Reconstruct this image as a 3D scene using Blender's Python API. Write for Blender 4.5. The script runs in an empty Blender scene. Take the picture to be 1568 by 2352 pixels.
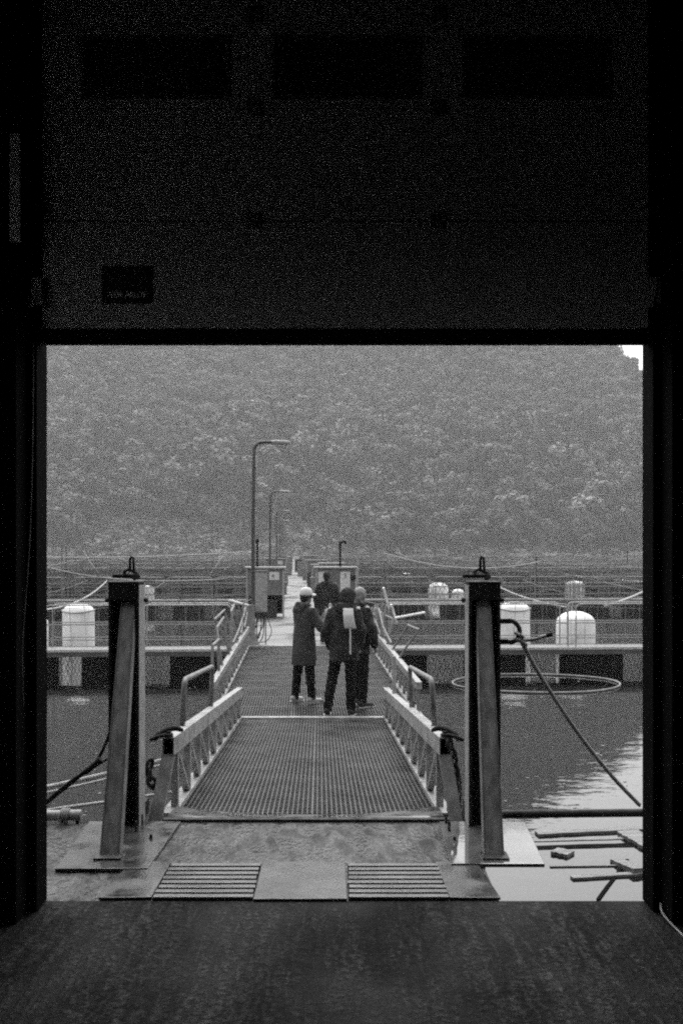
import bpy, bmesh, math, random
import numpy as np
from mathutils import Vector, Matrix, noise
random.seed(7)
PI = math.pi
S = bpy.context.scene
COL = S.collection
# ------------------------------------------------------------------ camera, world, sun, exposure
FD = 2287.0                     # focal length in picture units (photograph 1568 wide)
EYE = 1.75
cd = bpy.data.cameras.new('camera'); cam = bpy.data.objects.new('camera', cd); COL.objects.link(cam)
cam.location = (0, 0, EYE); cam.rotation_euler = (PI/2, 0, 0)
cd.sensor_fit = 'VERTICAL'; cd.sensor_height = 36; cd.lens = 35; cd.shift_y = 0.0365
cd.clip_start = .05; cd.clip_end = 4000
S.camera = cam
W = bpy.data.worlds.new('World'); S.world = W; W.use_nodes = True
nt = W.node_tree; nt.nodes.clear()
sky = nt.nodes.new('ShaderNodeTexSky'); sky.sky_type = 'NISHITA'; sky.sun_disc = False
SUN_EL, SUN_AZ = math.radians(60), math.radians(-4)       # azimuth measured from +Y towards +X
sky.sun_elevation = SUN_EL; sky.sun_rotation = SUN_AZ
sky.dust_density = 6; sky.air_density = 2; sky.ozone_density = 1
bw = nt.nodes.new('ShaderNodeRGBToBW')
mx = nt.nodes.new('ShaderNodeMath'); mx.operation = 'MULTIPLY_ADD'   # thick even cloud: most of the sky's contrast is lost
mx.inputs[1].default_value = 1.4; mx.inputs[2].default_value = .1
bg = nt.nodes.new('ShaderNodeBackground'); bg.inputs[1].default_value = .13
wo = nt.nodes.new('ShaderNodeOutputWorld')
nt.links.new(sky.outputs[0], bw.inputs[0]); nt.links.new(bw.outputs[0], mx.inputs[0])
nt.links.new(mx.outputs[0], bg.inputs[0]); nt.links.new(bg.outputs[0], wo.inputs[0])
sl = bpy.data.lights.new('sun', 'SUN'); sl.energy = .5; sl.angle = math.radians(40); sl.color = (1, 1, 1)
so = bpy.data.objects.new('sun', sl); COL.objects.link(so)
sd = Vector((math.sin(SUN_AZ)*math.cos(SUN_EL), math.cos(SUN_AZ)*math.cos(SUN_EL), math.sin(SUN_EL)))
so.rotation_euler = sd.to_track_quat('Z', 'Y').to_euler(); so.location = (0, 20, 60)
S.view_settings.view_transform = 'Standard'; S.view_settings.look = 'None'
S.view_settings.exposure = 1.0; S.view_settings.gamma = 1; S.view_settings.use_curve_mapping = False
S.cycles.volume_bounces = 1; S.cycles.max_bounces = 8; S.cycles.diffuse_bounces = 5
S.cycles.use_denoising = False        # fine sampling grain suits the grainy black-and-white photograph
S.cycles.pixel_filter_type = 'BLACKMAN_HARRIS'; S.cycles.filter_width = 2.1
# ------------------------------------------------------------------ materials
def g3(v): return (v, v, v, 1)
MATS = {}
def M(name, lo, hi=None, rough=.6, rough2=None, metal=0., scale=6., stretch=(1, 1, 1), bump=.15, bscale=60., spec=.5,
      contrast=(.35, .65), fine=0., inst=0., ior=1.45, bdist=.01, rcon=(.38, .62), rsc=.6):
    """grey procedural: broad noise between two tones, fine grain, relief"""
    if name in MATS: return MATS[name]
    m = bpy.data.materials.new(name); m.use_nodes = True; MATS[name] = m
    t = m.node_tree; n = t.nodes; L = t.links; p = n['Principled BSDF']
    hi = lo if hi is None else hi
    tc = n.new('ShaderNodeTexCoord'); mp = n.new('ShaderNodeMapping'); mp.inputs['Scale'].default_value = stretch
    L.new(tc.outputs['Object'], mp.inputs[0])
    a = n.new('ShaderNodeTexNoise'); a.inputs['Scale'].default_value = scale; a.inputs['Detail'].default_value = 8
    a.inputs['Roughness'].default_value = .62; L.new(mp.outputs[0], a.inputs['Vector'])
    r = n.new('ShaderNodeMapRange'); r.inputs[1].default_value = contrast[0]; r.inputs[2].default_value = contrast[1]
    L.new(a.outputs['Fac'], r.inputs[0])
    c = n.new('ShaderNodeMix'); c.data_type = 'RGBA'; c.inputs[6].default_value = g3(lo); c.inputs[7].default_value = g3(hi)
    L.new(r.outputs[0], c.inputs[0]); out = c.outputs[2]
    b = n.new('ShaderNodeTexNoise'); b.inputs['Scale'].default_value = bscale; b.inputs['Detail'].default_value = 6
    L.new(mp.outputs[0], b.inputs['Vector'])
    if fine:
        q = n.new('ShaderNodeMapRange'); q.inputs[1].default_value = .3; q.inputs[2].default_value = .7
        q.inputs[3].default_value = 1-fine; q.inputs[4].default_value = 1+fine; L.new(b.outputs['Fac'], q.inputs[0])
        v = n.new('ShaderNodeVectorMath'); v.operation = 'SCALE'; L.new(out, v.inputs[0]); L.new(q.outputs[0], v.inputs['Scale']); out = v.outputs[0]
    if inst:
        oi = n.new('ShaderNodeObjectInfo'); q = n.new('ShaderNodeMapRange'); q.inputs[3].default_value = 1-inst; q.inputs[4].default_value = 1+inst
        L.new(oi.outputs['Random'], q.inputs[0])
        v = n.new('ShaderNodeVectorMath'); v.operation = 'SCALE'; L.new(out, v.inputs[0]); L.new(q.outputs[0], v.inputs['Scale']); out = v.outputs[0]
    L.new(out, p.inputs['Base Color'])
    p.inputs['Metallic'].default_value = metal; p.inputs['Specular IOR Level'].default_value = spec; p.inputs['IOR'].default_value = ior
    if rough2 is None: p.inputs['Roughness'].default_value = rough
    else:
        d = n.new('ShaderNodeTexNoise'); d.inputs['Scale'].default_value = scale*rsc; d.inputs['Detail'].default_value = 8
        mp2 = n.new('ShaderNodeMapping'); mp2.inputs['Location'].default_value = (7, 3, 1); mp2.inputs['Scale'].default_value = stretch
        L.new(tc.outputs['Object'], mp2.inputs[0]); L.new(mp2.outputs[0], d.inputs['Vector'])
        q = n.new('ShaderNodeMapRange'); q.inputs[1].default_value = rcon[0]; q.inputs[2].default_value = rcon[1]
        q.inputs[3].default_value = rough; q.inputs[4].default_value = rough2
        L.new(d.outputs['Fac'], q.inputs[0]); L.new(q.outputs[0], p.inputs['Roughness'])
    if bump:
        u = n.new('ShaderNodeBump'); u.inputs['Strength'].default_value = bump; u.inputs['Distance'].default_value = bdist
        L.new(b.outputs['Fac'], u.inputs['Height']); L.new(u.outputs[0], p.inputs['Normal'])
    return m
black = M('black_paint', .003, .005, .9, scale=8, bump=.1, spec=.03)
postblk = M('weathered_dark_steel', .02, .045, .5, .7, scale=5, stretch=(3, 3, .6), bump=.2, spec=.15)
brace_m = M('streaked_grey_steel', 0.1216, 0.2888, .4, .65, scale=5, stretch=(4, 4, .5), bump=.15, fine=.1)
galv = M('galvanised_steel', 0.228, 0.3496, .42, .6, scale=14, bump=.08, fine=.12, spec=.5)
galv_d = M('dull_galvanised_steel', 0.0988, 0.2052, .5, .7, scale=9, bump=.1, fine=.1)
grate = M('worn_grating_steel', 0.03191, 0.09225, .38, .6, scale=2.2, bump=.05, fine=.15, spec=.35)
rustd = M('dark_rusty_iron', .015, .06, .6, .85, scale=20, bump=.4, spec=.15)
alu = M('dirty_aluminium', 0.1444, 0.3177, .35, .6, scale=9, contrast=(.3, .6), bump=.08, fine=.12)
rubber = M('black_rubber', .01, .015, .75, scale=8, bump=.2, spec=.15)
whitep = M('weathered_white_plastic', .5, .82, .4, .6, scale=3.5, contrast=(.3, .52), stretch=(1, 1, .45), bump=.06, fine=.06)
signw = M('white_sign_board', 0.5016, 0.5928, .5, scale=10, bump=.03)
ropew = M('pale_wet_rope', 0.2888, 0.4712, .8, scale=25, bump=.3, bscale=200)
roped = M('grey_rope', 0.1976, 0.3192, .85, scale=25, bump=.3, bscale=200)
wire_m = M('thin_grey_line', .18, .28, .6, bump=0)
net_m = M('dark_netting', .03, .06, .8, bump=0)
decklight = M('wet_pale_concrete_deck', 0.0985, 0.1642, .2, .6, scale=1.1, bump=.2, fine=.15)
concq = M('wet_quay_concrete', 0.0171, 0.0798, .03, .75, scale=4.5, stretch=(1.5, .6, 1), bump=.8, bscale=34, fine=.4, bdist=.012, rcon=(.42, .57), rsc=1.5, spec=.2)
platem = M('wet_steel_plate', 0.01824, 0.06688, .04, .55, rcon=(.45, .58), rsc=.8, scale=5, bump=.35, bscale=70, fine=.2, bdist=.004, spec=.35)
slatm = M('worn_checker_steel', 0.06, 0.12, .2, .5, scale=5, bump=.2, fine=.2)
woodm = M('grey_waterlogged_timber', 0.06688, 0.1672, .35, .65, scale=6, stretch=(.6, 6, 6), bump=.5, bscale=25, fine=.25)
hutm = M('grey_panel_board', 0.0988, 0.152, .6, scale=3, bump=.08, fine=.08)
floatm = M('black_float_plastic', .006, .011, .9, scale=3, bump=.15, spec=.03)
rockm = M('pale_shore_rock', 0.1216, 0.3192, .85, scale=2, bump=.4, fine=.2, inst=.3)
coatm = M('wet_dark_raincoat', .024, .052, .6, .8, scale=9, bump=.35, bscale=28, fine=.15, bdist=.02, spec=.3)
jackm = M('black_padded_jacket', .010, .036, .6, .85, scale=8, bump=.4, bscale=24, fine=.2, bdist=.02, spec=.15)
trousm = M('black_trousers', .004, .010, .85, scale=8, bump=.35, bscale=26, bdist=.02, spec=.15)
skin = M('skin', 0.228, 0.2888, .5, scale=20, bump=.05)
hairm = M('dark_hair', .012, .03, .6, scale=40, stretch=(1, 1, .2), bump=.6, spec=.15)
hairl = M('fair_hair', 0.152, 0.2736, .6, scale=40, stretch=(1, 1, .2), bump=.6)
capw = M('white_cotton', 0.494, 0.5928, .8, scale=15, bump=.1)
capd = M('dark_knit', .02, .045, .9, scale=30, bump=.5, bscale=90, spec=.15)
shoed = M('dark_shoe', .02, .04, .55, bump=.2, spec=.15)
shoel = M('pale_shoe', 0.304, 0.418, .6, bump=.1)
leafs = [M('leaves_dark', 0.024, 0.04, .7, inst=.55, bump=0, scale=.5), M('leaves_mid', 0.08, 0.112, .7, inst=.55, bump=0, scale=.5)]
barkm = M('bark', .08, .16, .9, scale=4, bump=.3)
doorm = None
def door_mat():
    m = M('ribbed_door_panel', .62, .72, .5, scale=2, bump=0)
    t = m.node_tree; n = t.nodes; L = t.links; p = n['Principled BSDF']
    tc = n.new('ShaderNodeTexCoord'); w = n.new('ShaderNodeTexWave'); w.bands_direction = 'Z'; w.inputs['Scale'].default_value = 22
    L.new(tc.outputs['Object'], w.inputs[0]); u = n.new('ShaderNodeBump'); u.inputs['Strength'].default_value = .5; u.inputs['Distance'].default_value = .006
    L.new(w.outputs['Fac'], u.inputs['Height']); L.new(u.outputs[0], p.inputs['Normal']); return m
doorm = door_mat()
inwall = M('dark_interior_cladding', .035, .06, .7, scale=2, bump=.1)
glassd = M('dark_window_pane', .07, .12, .3, scale=2, bump=0)
def floor_mat():
    m = bpy.data.materials.new('brushed_damp_concrete'); m.use_nodes = True
    t = m.node_tree; n = t.nodes; L = t.links; p = n['Principled BSDF']
    tc = n.new('ShaderNodeTexCoord')
    def ns(scale, st, det=8, rot=0, dist=0):
        mp = n.new('ShaderNodeMapping'); mp.inputs['Scale'].default_value = st; mp.inputs['Rotation'].default_value = (0, 0, rot)
        L.new(tc.outputs['Object'], mp.inputs[0]); a = n.new('ShaderNodeTexNoise'); a.inputs['Scale'].default_value = scale
        a.inputs['Detail'].default_value = det; a.inputs['Distortion'].default_value = dist; L.new(mp.outputs[0], a.inputs[0]); return a.outputs['Fac']
    def rng(x, a, b, c, d):
        q = n.new('ShaderNodeMapRange'); q.inputs[1].default_value = a; q.inputs[2].default_value = b; q.inputs[3].default_value = c; q.inputs[4].default_value = d
        L.new(x, q.inputs[0]); return q.outputs[0]
    def mul(a, b):
        q = n.new('ShaderNodeMath'); q.operation = 'MULTIPLY'; L.new(a, q.inputs[0]); L.new(b, q.inputs[1]); return q.outputs[0]
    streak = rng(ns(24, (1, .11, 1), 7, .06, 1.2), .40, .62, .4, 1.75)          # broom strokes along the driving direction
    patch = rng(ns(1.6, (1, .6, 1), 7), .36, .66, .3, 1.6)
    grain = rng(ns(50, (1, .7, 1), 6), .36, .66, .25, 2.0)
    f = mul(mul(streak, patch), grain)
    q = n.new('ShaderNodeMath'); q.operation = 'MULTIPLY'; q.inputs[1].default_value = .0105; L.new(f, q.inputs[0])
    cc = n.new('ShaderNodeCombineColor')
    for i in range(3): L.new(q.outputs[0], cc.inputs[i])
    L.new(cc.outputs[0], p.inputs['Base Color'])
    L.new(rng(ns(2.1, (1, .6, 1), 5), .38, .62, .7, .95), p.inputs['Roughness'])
    u = n.new('ShaderNodeBump'); u.inputs['Strength'].default_value = .6; u.inputs['Distance'].default_value = .008; L.new(f, u.inputs['Height']); L.new(u.outputs[0], p.inputs['Normal'])
    p.inputs['Specular IOR Level'].default_value = .09
    return m
def water_mat():
    m = bpy.data.materials.new('fjord_water'); m.use_nodes = True
    t = m.node_tree; n = t.nodes; L = t.links; p = n['Principled BSDF']
    p.inputs['Base Color'].default_value = g3(.002); p.inputs['IOR'].default_value = 1.6; p.inputs['Roughness'].default_value = .02
    tc = n.new('ShaderNodeTexCoord')
    hs = []
    for sc, st, w in ((.55, (1, 2.2, 1), 1.), (3.2, (1, 1.8, 1), .22), (9., (1, 1.5, 1), .05)):
        mp = n.new('ShaderNodeMapping'); mp.inputs['Scale'].default_value = st; L.new(tc.outputs['Object'], mp.inputs[0])
        a = n.new('ShaderNodeTexNoise'); a.inputs['Scale'].default_value = sc; a.inputs['Detail'].default_value = 3; L.new(mp.outputs[0], a.inputs[0])
        q = n.new('ShaderNodeMath'); q.operation = 'MULTIPLY'; q.inputs[1].default_value = w; L.new(a.outputs['Fac'], q.inputs[0]); hs.append(q.outputs[0])
    s1 = n.new('ShaderNodeMath'); L.new(hs[0], s1.inputs[0]); L.new(hs[1], s1.inputs[1])
    s2 = n.new('ShaderNodeMath'); L.new(s1.outputs[0], s2.inputs[0]); L.new(hs[2], s2.inputs[1])
    u = n.new('ShaderNodeBump'); u.inputs['Strength'].default_value = .11; u.inputs['Distance'].default_value = .07
    L.new(s2.outputs[0], u.inputs['Height']); L.new(u.outputs[0], p.inputs['Normal'])
    return m
# ------------------------------------------------------------------ mesh helpers
class MB:
    def __init__(s): s.v = []; s.f = []
    def add(s, vs, fs):
        k = len(s.v); s.v += [tuple(x) for x in vs]; s.f += [tuple(i+k for i in f) for f in fs]; return s
    def hexa(s, p):        # 8 corners, bottom ring then top ring
        return s.add(p, [(3, 2, 1, 0), (4, 5, 6, 7), (0, 1, 5, 4), (1, 2, 6, 5), (2, 3, 7, 6), (3, 0, 4, 7)])
    def box(s, x0, x1, y0, y1, z0, z1):
        return s.hexa([(x0, y0, z0), (x1, y0, z0), (x1, y1, z0), (x0, y1, z0), (x0, y0, z1), (x1, y0, z1), (x1, y1, z1), (x0, y1, z1)])
    def beam(s, a, b, w, h, up=(0, 0, 1)):
        a = Vector(a); b = Vector(b); d = (b-a).normalized(); u = Vector(up)
        r = d.cross(u)
        if r.length < 1e-4: r = d.cross(Vector((0, 1, 0)))
        r.normalize(); u = r.cross(d).normalized(); r = r*w/2; u = u*h/2
        return s.hexa([a-r-u, a+r-u, b+r-u, b-r-u, a-r+u, a+r+u, b+r+u, b-r+u])
    def tube(s, pts, r, n=8, closed=False, cap=True):
        pts = [Vector(p) for p in pts]; m = len(pts); vs = []; prev = None
        for i, p in enumerate(pts):
            if closed: d = pts[(i+1) % m]-pts[i-1]
            else: d = pts[min(i+1, m-1)]-pts[max(i-1, 0)]
            if d.length < 1e-9: d = Vector((0, 0, 1))
            d.normalize()
            if prev is None:
                u = d.orthogonal().normalized()
            else:
                u = prev-d*prev.dot(d); u = u.normalized() if u.length > 1e-6 else d.orthogonal().normalized()
            prev = u; w = d.cross(u); rr = r[i] if isinstance(r, (list, tuple)) else r
            for k in range(n): vs.append(p+(u*math.cos(2*PI*k/n)+w*math.sin(2*PI*k/n))*rr)
        fs = []
        for i in range(m if closed else m-1):
            j = (i+1) % m
            for k in range(n): fs.append((i*n+k, i*n+(k+1) % n, j*n+(k+1) % n, j*n+k))
        if cap and not closed: fs += [tuple(range(n))[::-1], tuple(range((m-1)*n, m*n))]
        return s.add(vs, fs)
    def lathe(s, prof, c=(0, 0, 0), n=20, sx=1, sy=1):
        c = Vector(c); vs = [c+Vector((r*sx*math.cos(2*PI*k/n), r*sy*math.sin(2*PI*k/n), z)) for r, z in prof for k in range(n)]
        m = len(prof); fs = [(i*n+k, i*n+(k+1) % n, (i+1)*n+(k+1) % n, (i+1)*n+k) for i in range(m-1) for k in range(n)]
        return s.add(vs, fs+[tuple(range(n))[::-1], tuple(range((m-1)*n, m*n))])
    def capsule(s, a, b, ra, rb, n=12, sq=(1, 1)):
        a = Vector(a); b = Vector(b); d = b-a; l = d.length
        if l < 1e-6: d = Vector((0, 0, 1)); l = 1e-6
        d.normalize(); pts = []; rs = []
        for t in (85, 60, 35, 10): pts.append(a-d*ra*math.sin(math.radians(t))); rs.append(ra*math.cos(math.radians(t)))
        pts += [a, b]; rs += [ra, rb]
        for t in (10, 35, 60, 85): pts.append(b+d*rb*math.sin(math.radians(t))); rs.append(rb*math.cos(math.radians(t)))
        return s.tube(pts, rs, n)
    def ell(s, c, rx, ry, rz, n=16):
        prof = [(math.cos(math.radians(t)), math.sin(math.radians(t))) for t in range(-85, 86, 17)]
        k = len(s.v); s.lathe([(r, z*rz) for r, z in prof], c, n, rx, ry); return s
    def loft(s, rings, n=24):   # (z, rx, ry, cx, cy)
        vs = [(cx+rx*math.cos(2*PI*k/n), cy+ry*math.sin(2*PI*k/n), z) for z, rx, ry, cx, cy in rings for k in range(n)]
        m = len(rings); fs = [(i*n+k, i*n+(k+1) % n, (i+1)*n+(k+1) % n, (i+1)*n+k) for i in range(m-1) for k in range(n)]
        return s.add(vs, fs+[tuple(range(n))[::-1], tuple(range((m-1)*n, m*n))])
    def mesh(s, name):
        me = bpy.data.meshes.new(name); me.from_pydata(s.v, [], s.f); me.update(); return me
    def build(s, name, mat, parent=None, smooth=False, world=True, bevel=0, **tagkw):
        """world=True: the coordinates are world ones and are moved into the parent's frame"""
        if parent is not None and world:
            mi = Matrix.LocRotScale(parent.location, parent.rotation_euler, None).inverted()
            s.v = [tuple(mi @ Vector(v)) for v in s.v]; off = None
        elif parent is None:
            xs = np.array(s.v); off = Vector(((xs[:, 0].min()+xs[:, 0].max())/2, (xs[:, 1].min()+xs[:, 1].max())/2, xs[:, 2].min()))
            s.v = [tuple(Vector(v)-off) for v in s.v]
        else: off = None
        me = s.mesh(name); o = bpy.data.objects.new(name, me); COL.objects.link(o)
        if parent is not None: o.parent = parent
        elif off is not None: o.location = off
        for m in (mat if isinstance(mat, (list, tuple)) else [mat]): me.materials.append(m)
        if smooth:
            me.polygons.foreach_set('use_smooth', [True]*len(me.polygons))
            if smooth == 'auto': me.set_sharp_from_angle(angle=math.radians(40))
        if bevel:
            b = o.modifiers.new('bevel', 'BEVEL'); b.width = bevel; b.segments = 2; b.limit_method = 'ANGLE'; b.angle_limit = math.radians(40)
        if tagkw: tag(o, **tagkw)
        return o
def tag(o, label=None, cat=None, group=None, kind=None):
    if label: o['label'] = label
    if cat: o['category'] = cat
    if group: o['group'] = group
    if kind: o['kind'] = kind
    return o
def thing(name, label, cat, loc=(0, 0, 0), rz=0, group=None):
    o = bpy.data.objects.new(name, None); COL.objects.link(o); o.location = loc; o.rotation_euler = (0, 0, rz); o.empty_display_size = .2
    return tag(o, label, cat, group)
def copy_tree(o, parent=None):
    c = o.copy(); COL.objects.link(c); c.parent = parent
    for ch in KIDS.get(o.name, o.children): copy_tree(ch, c)
    return c
KIDS = {}
def at(u, v, Y):               # picture units (1568 wide) at a distance -> world point
    return Vector(((u-784)*Y/FD, Y, EYE-(v-1262)*Y/FD))
def arc(p, q, sag, n=14):
    p = Vector(p); q = Vector(q); return [p.lerp(q, i/n)-Vector((0, 0, sag*4*(i/n)*(1-i/n))) for i in range(n+1)]
def smooth_pts(pts, n=6):      # Catmull-Rom
    P = [Vector(p) for p in pts]; P = [P[0]*2-P[1]]+P+[P[-1]*2-P[-2]]; out = []
    for i in range(1, len(P)-2):
        for k in range(n):
            t = k/n; a, b, c, d = P[i-1], P[i], P[i+1], P[i+2]
            out.append(.5*((2*b)+(c-a)*t+(2*a-5*b+4*c-d)*t*t+(3*b-a-3*c+d)*t**3))
    return out+[P[-2]]
def strands(mb, pts, r, pitch, n=6):   # three-strand laid rope
    pts = [Vector(p) for p in pts]; L = 0; fine = [pts[0]]; step = pitch/7
    for a, b in zip(pts, pts[1:]):
        k = max(1, int((b-a).length/step))
        fine += [a.lerp(b, (i+1)/k) for i in range(k)]
    for q in range(3):
        line = []; L = 0
        for i, p in enumerate(fine):
            d = (fine[min(i+1, len(fine)-1)]-fine[max(i-1, 0)]).normalized(); u = d.cross(Vector((0, .3, 1))).normalized(); w = d.cross(u)
            if i: L += (p-fine[i-1]).length
            an = 2*PI*(L/pitch+q/3); line.append(p+(u*math.cos(an)+w*math.sin(an))*r*.52)
        mb.tube(line, r*.55, n)
    return mb
def remesh(mb, voxel, it=4, fac=.5, wr=0, wsc=9, wst=(1, 1, 1)):
    me = mb.mesh('tmp'); o = bpy.data.objects.new('tmp', me); COL.objects.link(o)
    m = o.modifiers.new('r', 'REMESH'); m.mode = 'VOXEL'; m.voxel_size = voxel
    if it: s = o.modifiers.new('s', 'SMOOTH'); s.factor = fac; s.iterations = it
    dg = bpy.context.evaluated_depsgraph_get(); dg.update()
    nm = bpy.data.meshes.new_from_object(o.evaluated_get(dg)); bpy.data.objects.remove(o); bpy.data.meshes.remove(me)
    if wr:
        N_ = [v.normal.copy() for v in nm.vertices]
        for v, nv in zip(nm.vertices, N_):
            c = Vector((v.co.x*wst[0], v.co.y*wst[1], v.co.z*wst[2]))*wsc
            v.co += nv*(noise.noise(c)+.5*abs(noise.noise(c*2.3+Vector((3, 1, 7)))))*wr
    nm.polygons.foreach_set('use_smooth', [True]*len(nm.polygons)); return nm
def meshobj(name, me, mats, parent):
    o = bpy.data.objects.new(name, me); COL.objects.link(o); o.parent = parent; me.name = name
    me.materials.clear()
    for m in (mats if isinstance(mats, list) else [mats]): me.materials.append(m)
    return o
ORD = ['first', 'second', 'third', 'fourth', 'fifth', 'sixth', 'seventh', 'eighth', 'ninth', 'tenth', 'eleventh', 'twelfth']
# ------------------------------------------------------------------ SETTING: water, hill
WZ = -1.15
w = MB(); w.add([(-620, -15.0, WZ), (620, -15.0, WZ), (620, 290, WZ), (-620, 290, WZ)], [(0, 1, 2, 3)])
w.build('water', water_mat(), kind='structure')
TH = [-1.2, -.1, .0, .09, .182, .248, .287, .309, .4, .7, 1.2]
EL = [.31, .31, .30, .29, .258, .218, .186, .166, .13, .10, .08]
SH = 262.0
def hill(x, y):
    th = x/max(y, 1); e = float(np.interp(th, TH, EL)); yc = 162/(.6-e); cap = e*yc
    n1 = noise.noise(Vector((x*.012, y*.012, 0)))*9+noise.noise(Vector((x*.04, y*.04, 4)))*3
    z = .6*(y-SH-8)+n1*min(1, max(0, (y-SH-10)/60))
    if y < SH+14: z = min(z, WZ-1.5+(y-SH+4)*.55+noise.noise(Vector((x*.09, y*.09, 2)))*1.0)
    return min(z, cap+n1*.5+ (y-yc)*.01 if y > yc else 1e9)
hm = MB(); nx, ny = 110, 90
ys = [SH-6+ (i/(ny-1))**1.35*400 for i in range(ny)]
for y in ys:
    for i in range(nx):
        x = (-1.15+2.3*i/(nx-1))*(y*.75+40); hm.v.append((x, y, hill(x, y)))
hm.f = [(j*nx+i, j*nx+i+1, (j+1)*nx+i+1, (j+1)*nx+i) for j in range(ny-1) for i in range(nx-1)]
hm.build('hillside', M('hillside_undergrowth', 0.0152, 0.038, .9, scale=.2, bump=0), smooth=True, kind='structure')
# pale boulders along the shore: nobody could count them
rk = MB(); ico = bmesh.new(); bmesh.ops.create_icosphere(ico, subdivisions=1, radius=1); iv = [v.co.copy() for v in ico.verts]; jf = [tuple(v.index for v in f.verts) for f in ico.faces]
for i in range(4600):
    x = random.uniform(-125, 125)
    hh = 25 if -72 < x < 8 else 10
    y = SH+random.uniform(0, 1)**1.4*hh+1; s_ = random.uniform(.3, 1.25)**1.2*(.75 if y > SH+8 else 1)
    c = Vector((x, y, hill(x, y)+s_*.15)); a = Vector((random.uniform(.7, 1.3), random.uniform(.7, 1.2), random.uniform(.5, .85)))
    rk.add([c+Vector((p.x*a.x, p.y*a.y, p.z*a.z))*s_*random.uniform(.8, 1.15) for p in iv], jf)
rk.build('shore_rocks', rockm, kind='stuff', label='pale boulders heaped along the far shoreline under the wooded hill', cat='rocks')
# trees
def crown(seed, R, H, nb, nq, q):
    rr = random.Random(seed); vs = []; fs = []; mi = []
    for b in range(nb):
        an = rr.uniform(0, 2*PI); rad = R*.68*math.sqrt(rr.random()); h = H*(.22+.62*rr.random()**.8)
        sh = 1-.5*abs(h/H-.5); c = Vector((rad*math.cos(an)*sh, rad*math.sin(an)*sh, h)); br = R*rr.uniform(.34, .58); mt = rr.random() < (.1, .15, .5, .5, .9, .5, .95)[seed % 7]
        for k in range(nq):
            d = Vector((rr.gauss(0, 1), rr.gauss(0, 1), rr.gauss(.25, 1))).normalized(); p = c+d*br*rr.uniform(.7, 1.05)
            n = (d+Vector((rr.gauss(0, .28), rr.gauss(0, .28), rr.gauss(.15, .28)))).normalized(); u = n.orthogonal().normalized()
            u = Matrix.Rotation(rr.uniform(0, 6.28), 3, n) @ u; w_ = n.cross(u); z = q*rr.uniform(.6, 1.25); i = len(vs)
            vs += [p+u*z*.6, p+w_*z*.42, p-u*z*.6, p-w_*z*.42]; fs.append((i, i+1, i+2, i+3)); mi.append(1 if mt or rr.random() < .2 else 0)
    me = bpy.data.meshes.new('crown'); me.from_pydata([tuple(v) for v in vs], [], fs)
    for m in leafs: me.materials.append(m)
    me.polygons.foreach_set('material_index', mi); me.update(); return me
CM = [(.12, 0), (.12, 0), (.5, 0), (.5, 0), (.85, 0), (.5, 0), (.9, 0)]
crowns = [crown(i, 2.9+.5*(i % 3), 6.6+1.1*(i % 4), 9+i % 4, 62, .82) for i in range(7)]
def trunkmesh(seed, H):
    rr = random.Random(seed); m = MB(); top = Vector((rr.uniform(-.3, .3), rr.uniform(-.3, .3), H*.75))
    m.tube([(0, 0, -1), (0, 0, H*.25), tuple(top)], [.26, .2, .06], 6)
    for k in range(4):
        a = rr.uniform(0, 6.28); b = Vector((0, 0, H*rr.uniform(.25, .45))); m.tube([b, b+Vector((math.cos(a)*1.7, math.sin(a)*1.7, 1.8))], [.1, .03], 5)
    return m
tms = [trunkmesh(i, 7.5).mesh('trunk') for i in range(3)]
for t_ in tms: t_.materials.append(barkm)
rt = random.Random(3)
taken = []
def tree_ok(x, y, d):
    for a, b in taken[-260:]:
        if (a-x)**2+(b-y)**2 < d*d: return False
    return True
individual = []
tries = 0
while len(individual) < 90 and tries < 4000:
    tries += 1
    y = SH+rt.uniform(11, 40); x = rt.uniform(-.36, .38)*y
    if -.26 < x/y < .03 and y < SH+21+6*rt.random(): continue
    if not tree_ok(x, y, 5.2): continue
    taken.append((x, y)); individual.append((x, y))
for i, (x, y) in enumerate(individual):
    sc = rt.uniform(.85, 1.45)*(1.5 if rt.random() < .15 else 1)
    o = thing('broadleaf_tree', 'hazy round broadleaf tree in the front ranks above the far shore', 'tree', (x, y, hill(x, y)-.3), rt.uniform(0, 6.28), 'front trees along the far shore')
    o.scale = (sc, sc, sc*rt.uniform(.9, 1.15))
    c = bpy.data.objects.new('crown', crowns[i % 7]); COL.objects.link(c); c.parent = o
    t_ = bpy.data.objects.new('trunk', tms[i % 3]); COL.objects.link(t_); t_.parent = o
# the wood behind them reads as one mass
fp = []; y = SH+11.0
fr = random.Random(11)
while y < 650:
    sp = float(np.interp(y, [270, 330, 420, 460], [6.2, 5.0, 4.4, 6]))
    xw = y*.46+25; x = -xw
    while x < xw:
        px = x+fr.uniform(-.45, .45)*sp; py = y+fr.uniform(-.45, .45)*sp; x += sp*fr.uniform(.8, 1.25)
        if py < SH+43 and any((a-px)**2+(b-py)**2 < 12 for a, b in taken): continue
        if -.26 < px/py < .03 and py < SH+21+9*noise.noise(Vector((px*.06, 0, 0))): continue
        fp.append((px, py, hill(px, py)-.6))
    y += sp*.92
fme = bpy.data.meshes.new('forest'); fme.from_pydata(fp, [], []); fo = bpy.data.objects.new('forest', fme); COL.objects.link(fo)
fat = fme.attributes.new('tree_scale', 'FLOAT', 'POINT'); fat.data.foreach_set('value', [float(np.interp(p[1], [270, 320, 410], [1.35, 1.05, .85]))*(1.55 if fr.random() < (.22 if p[0] < 0 else .1) and p[1] < 335 else 1) for p in fp])
tag(fo, 'dense hazy broadleaf wood covering the whole far hillside', 'forest', kind='stuff')
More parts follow.
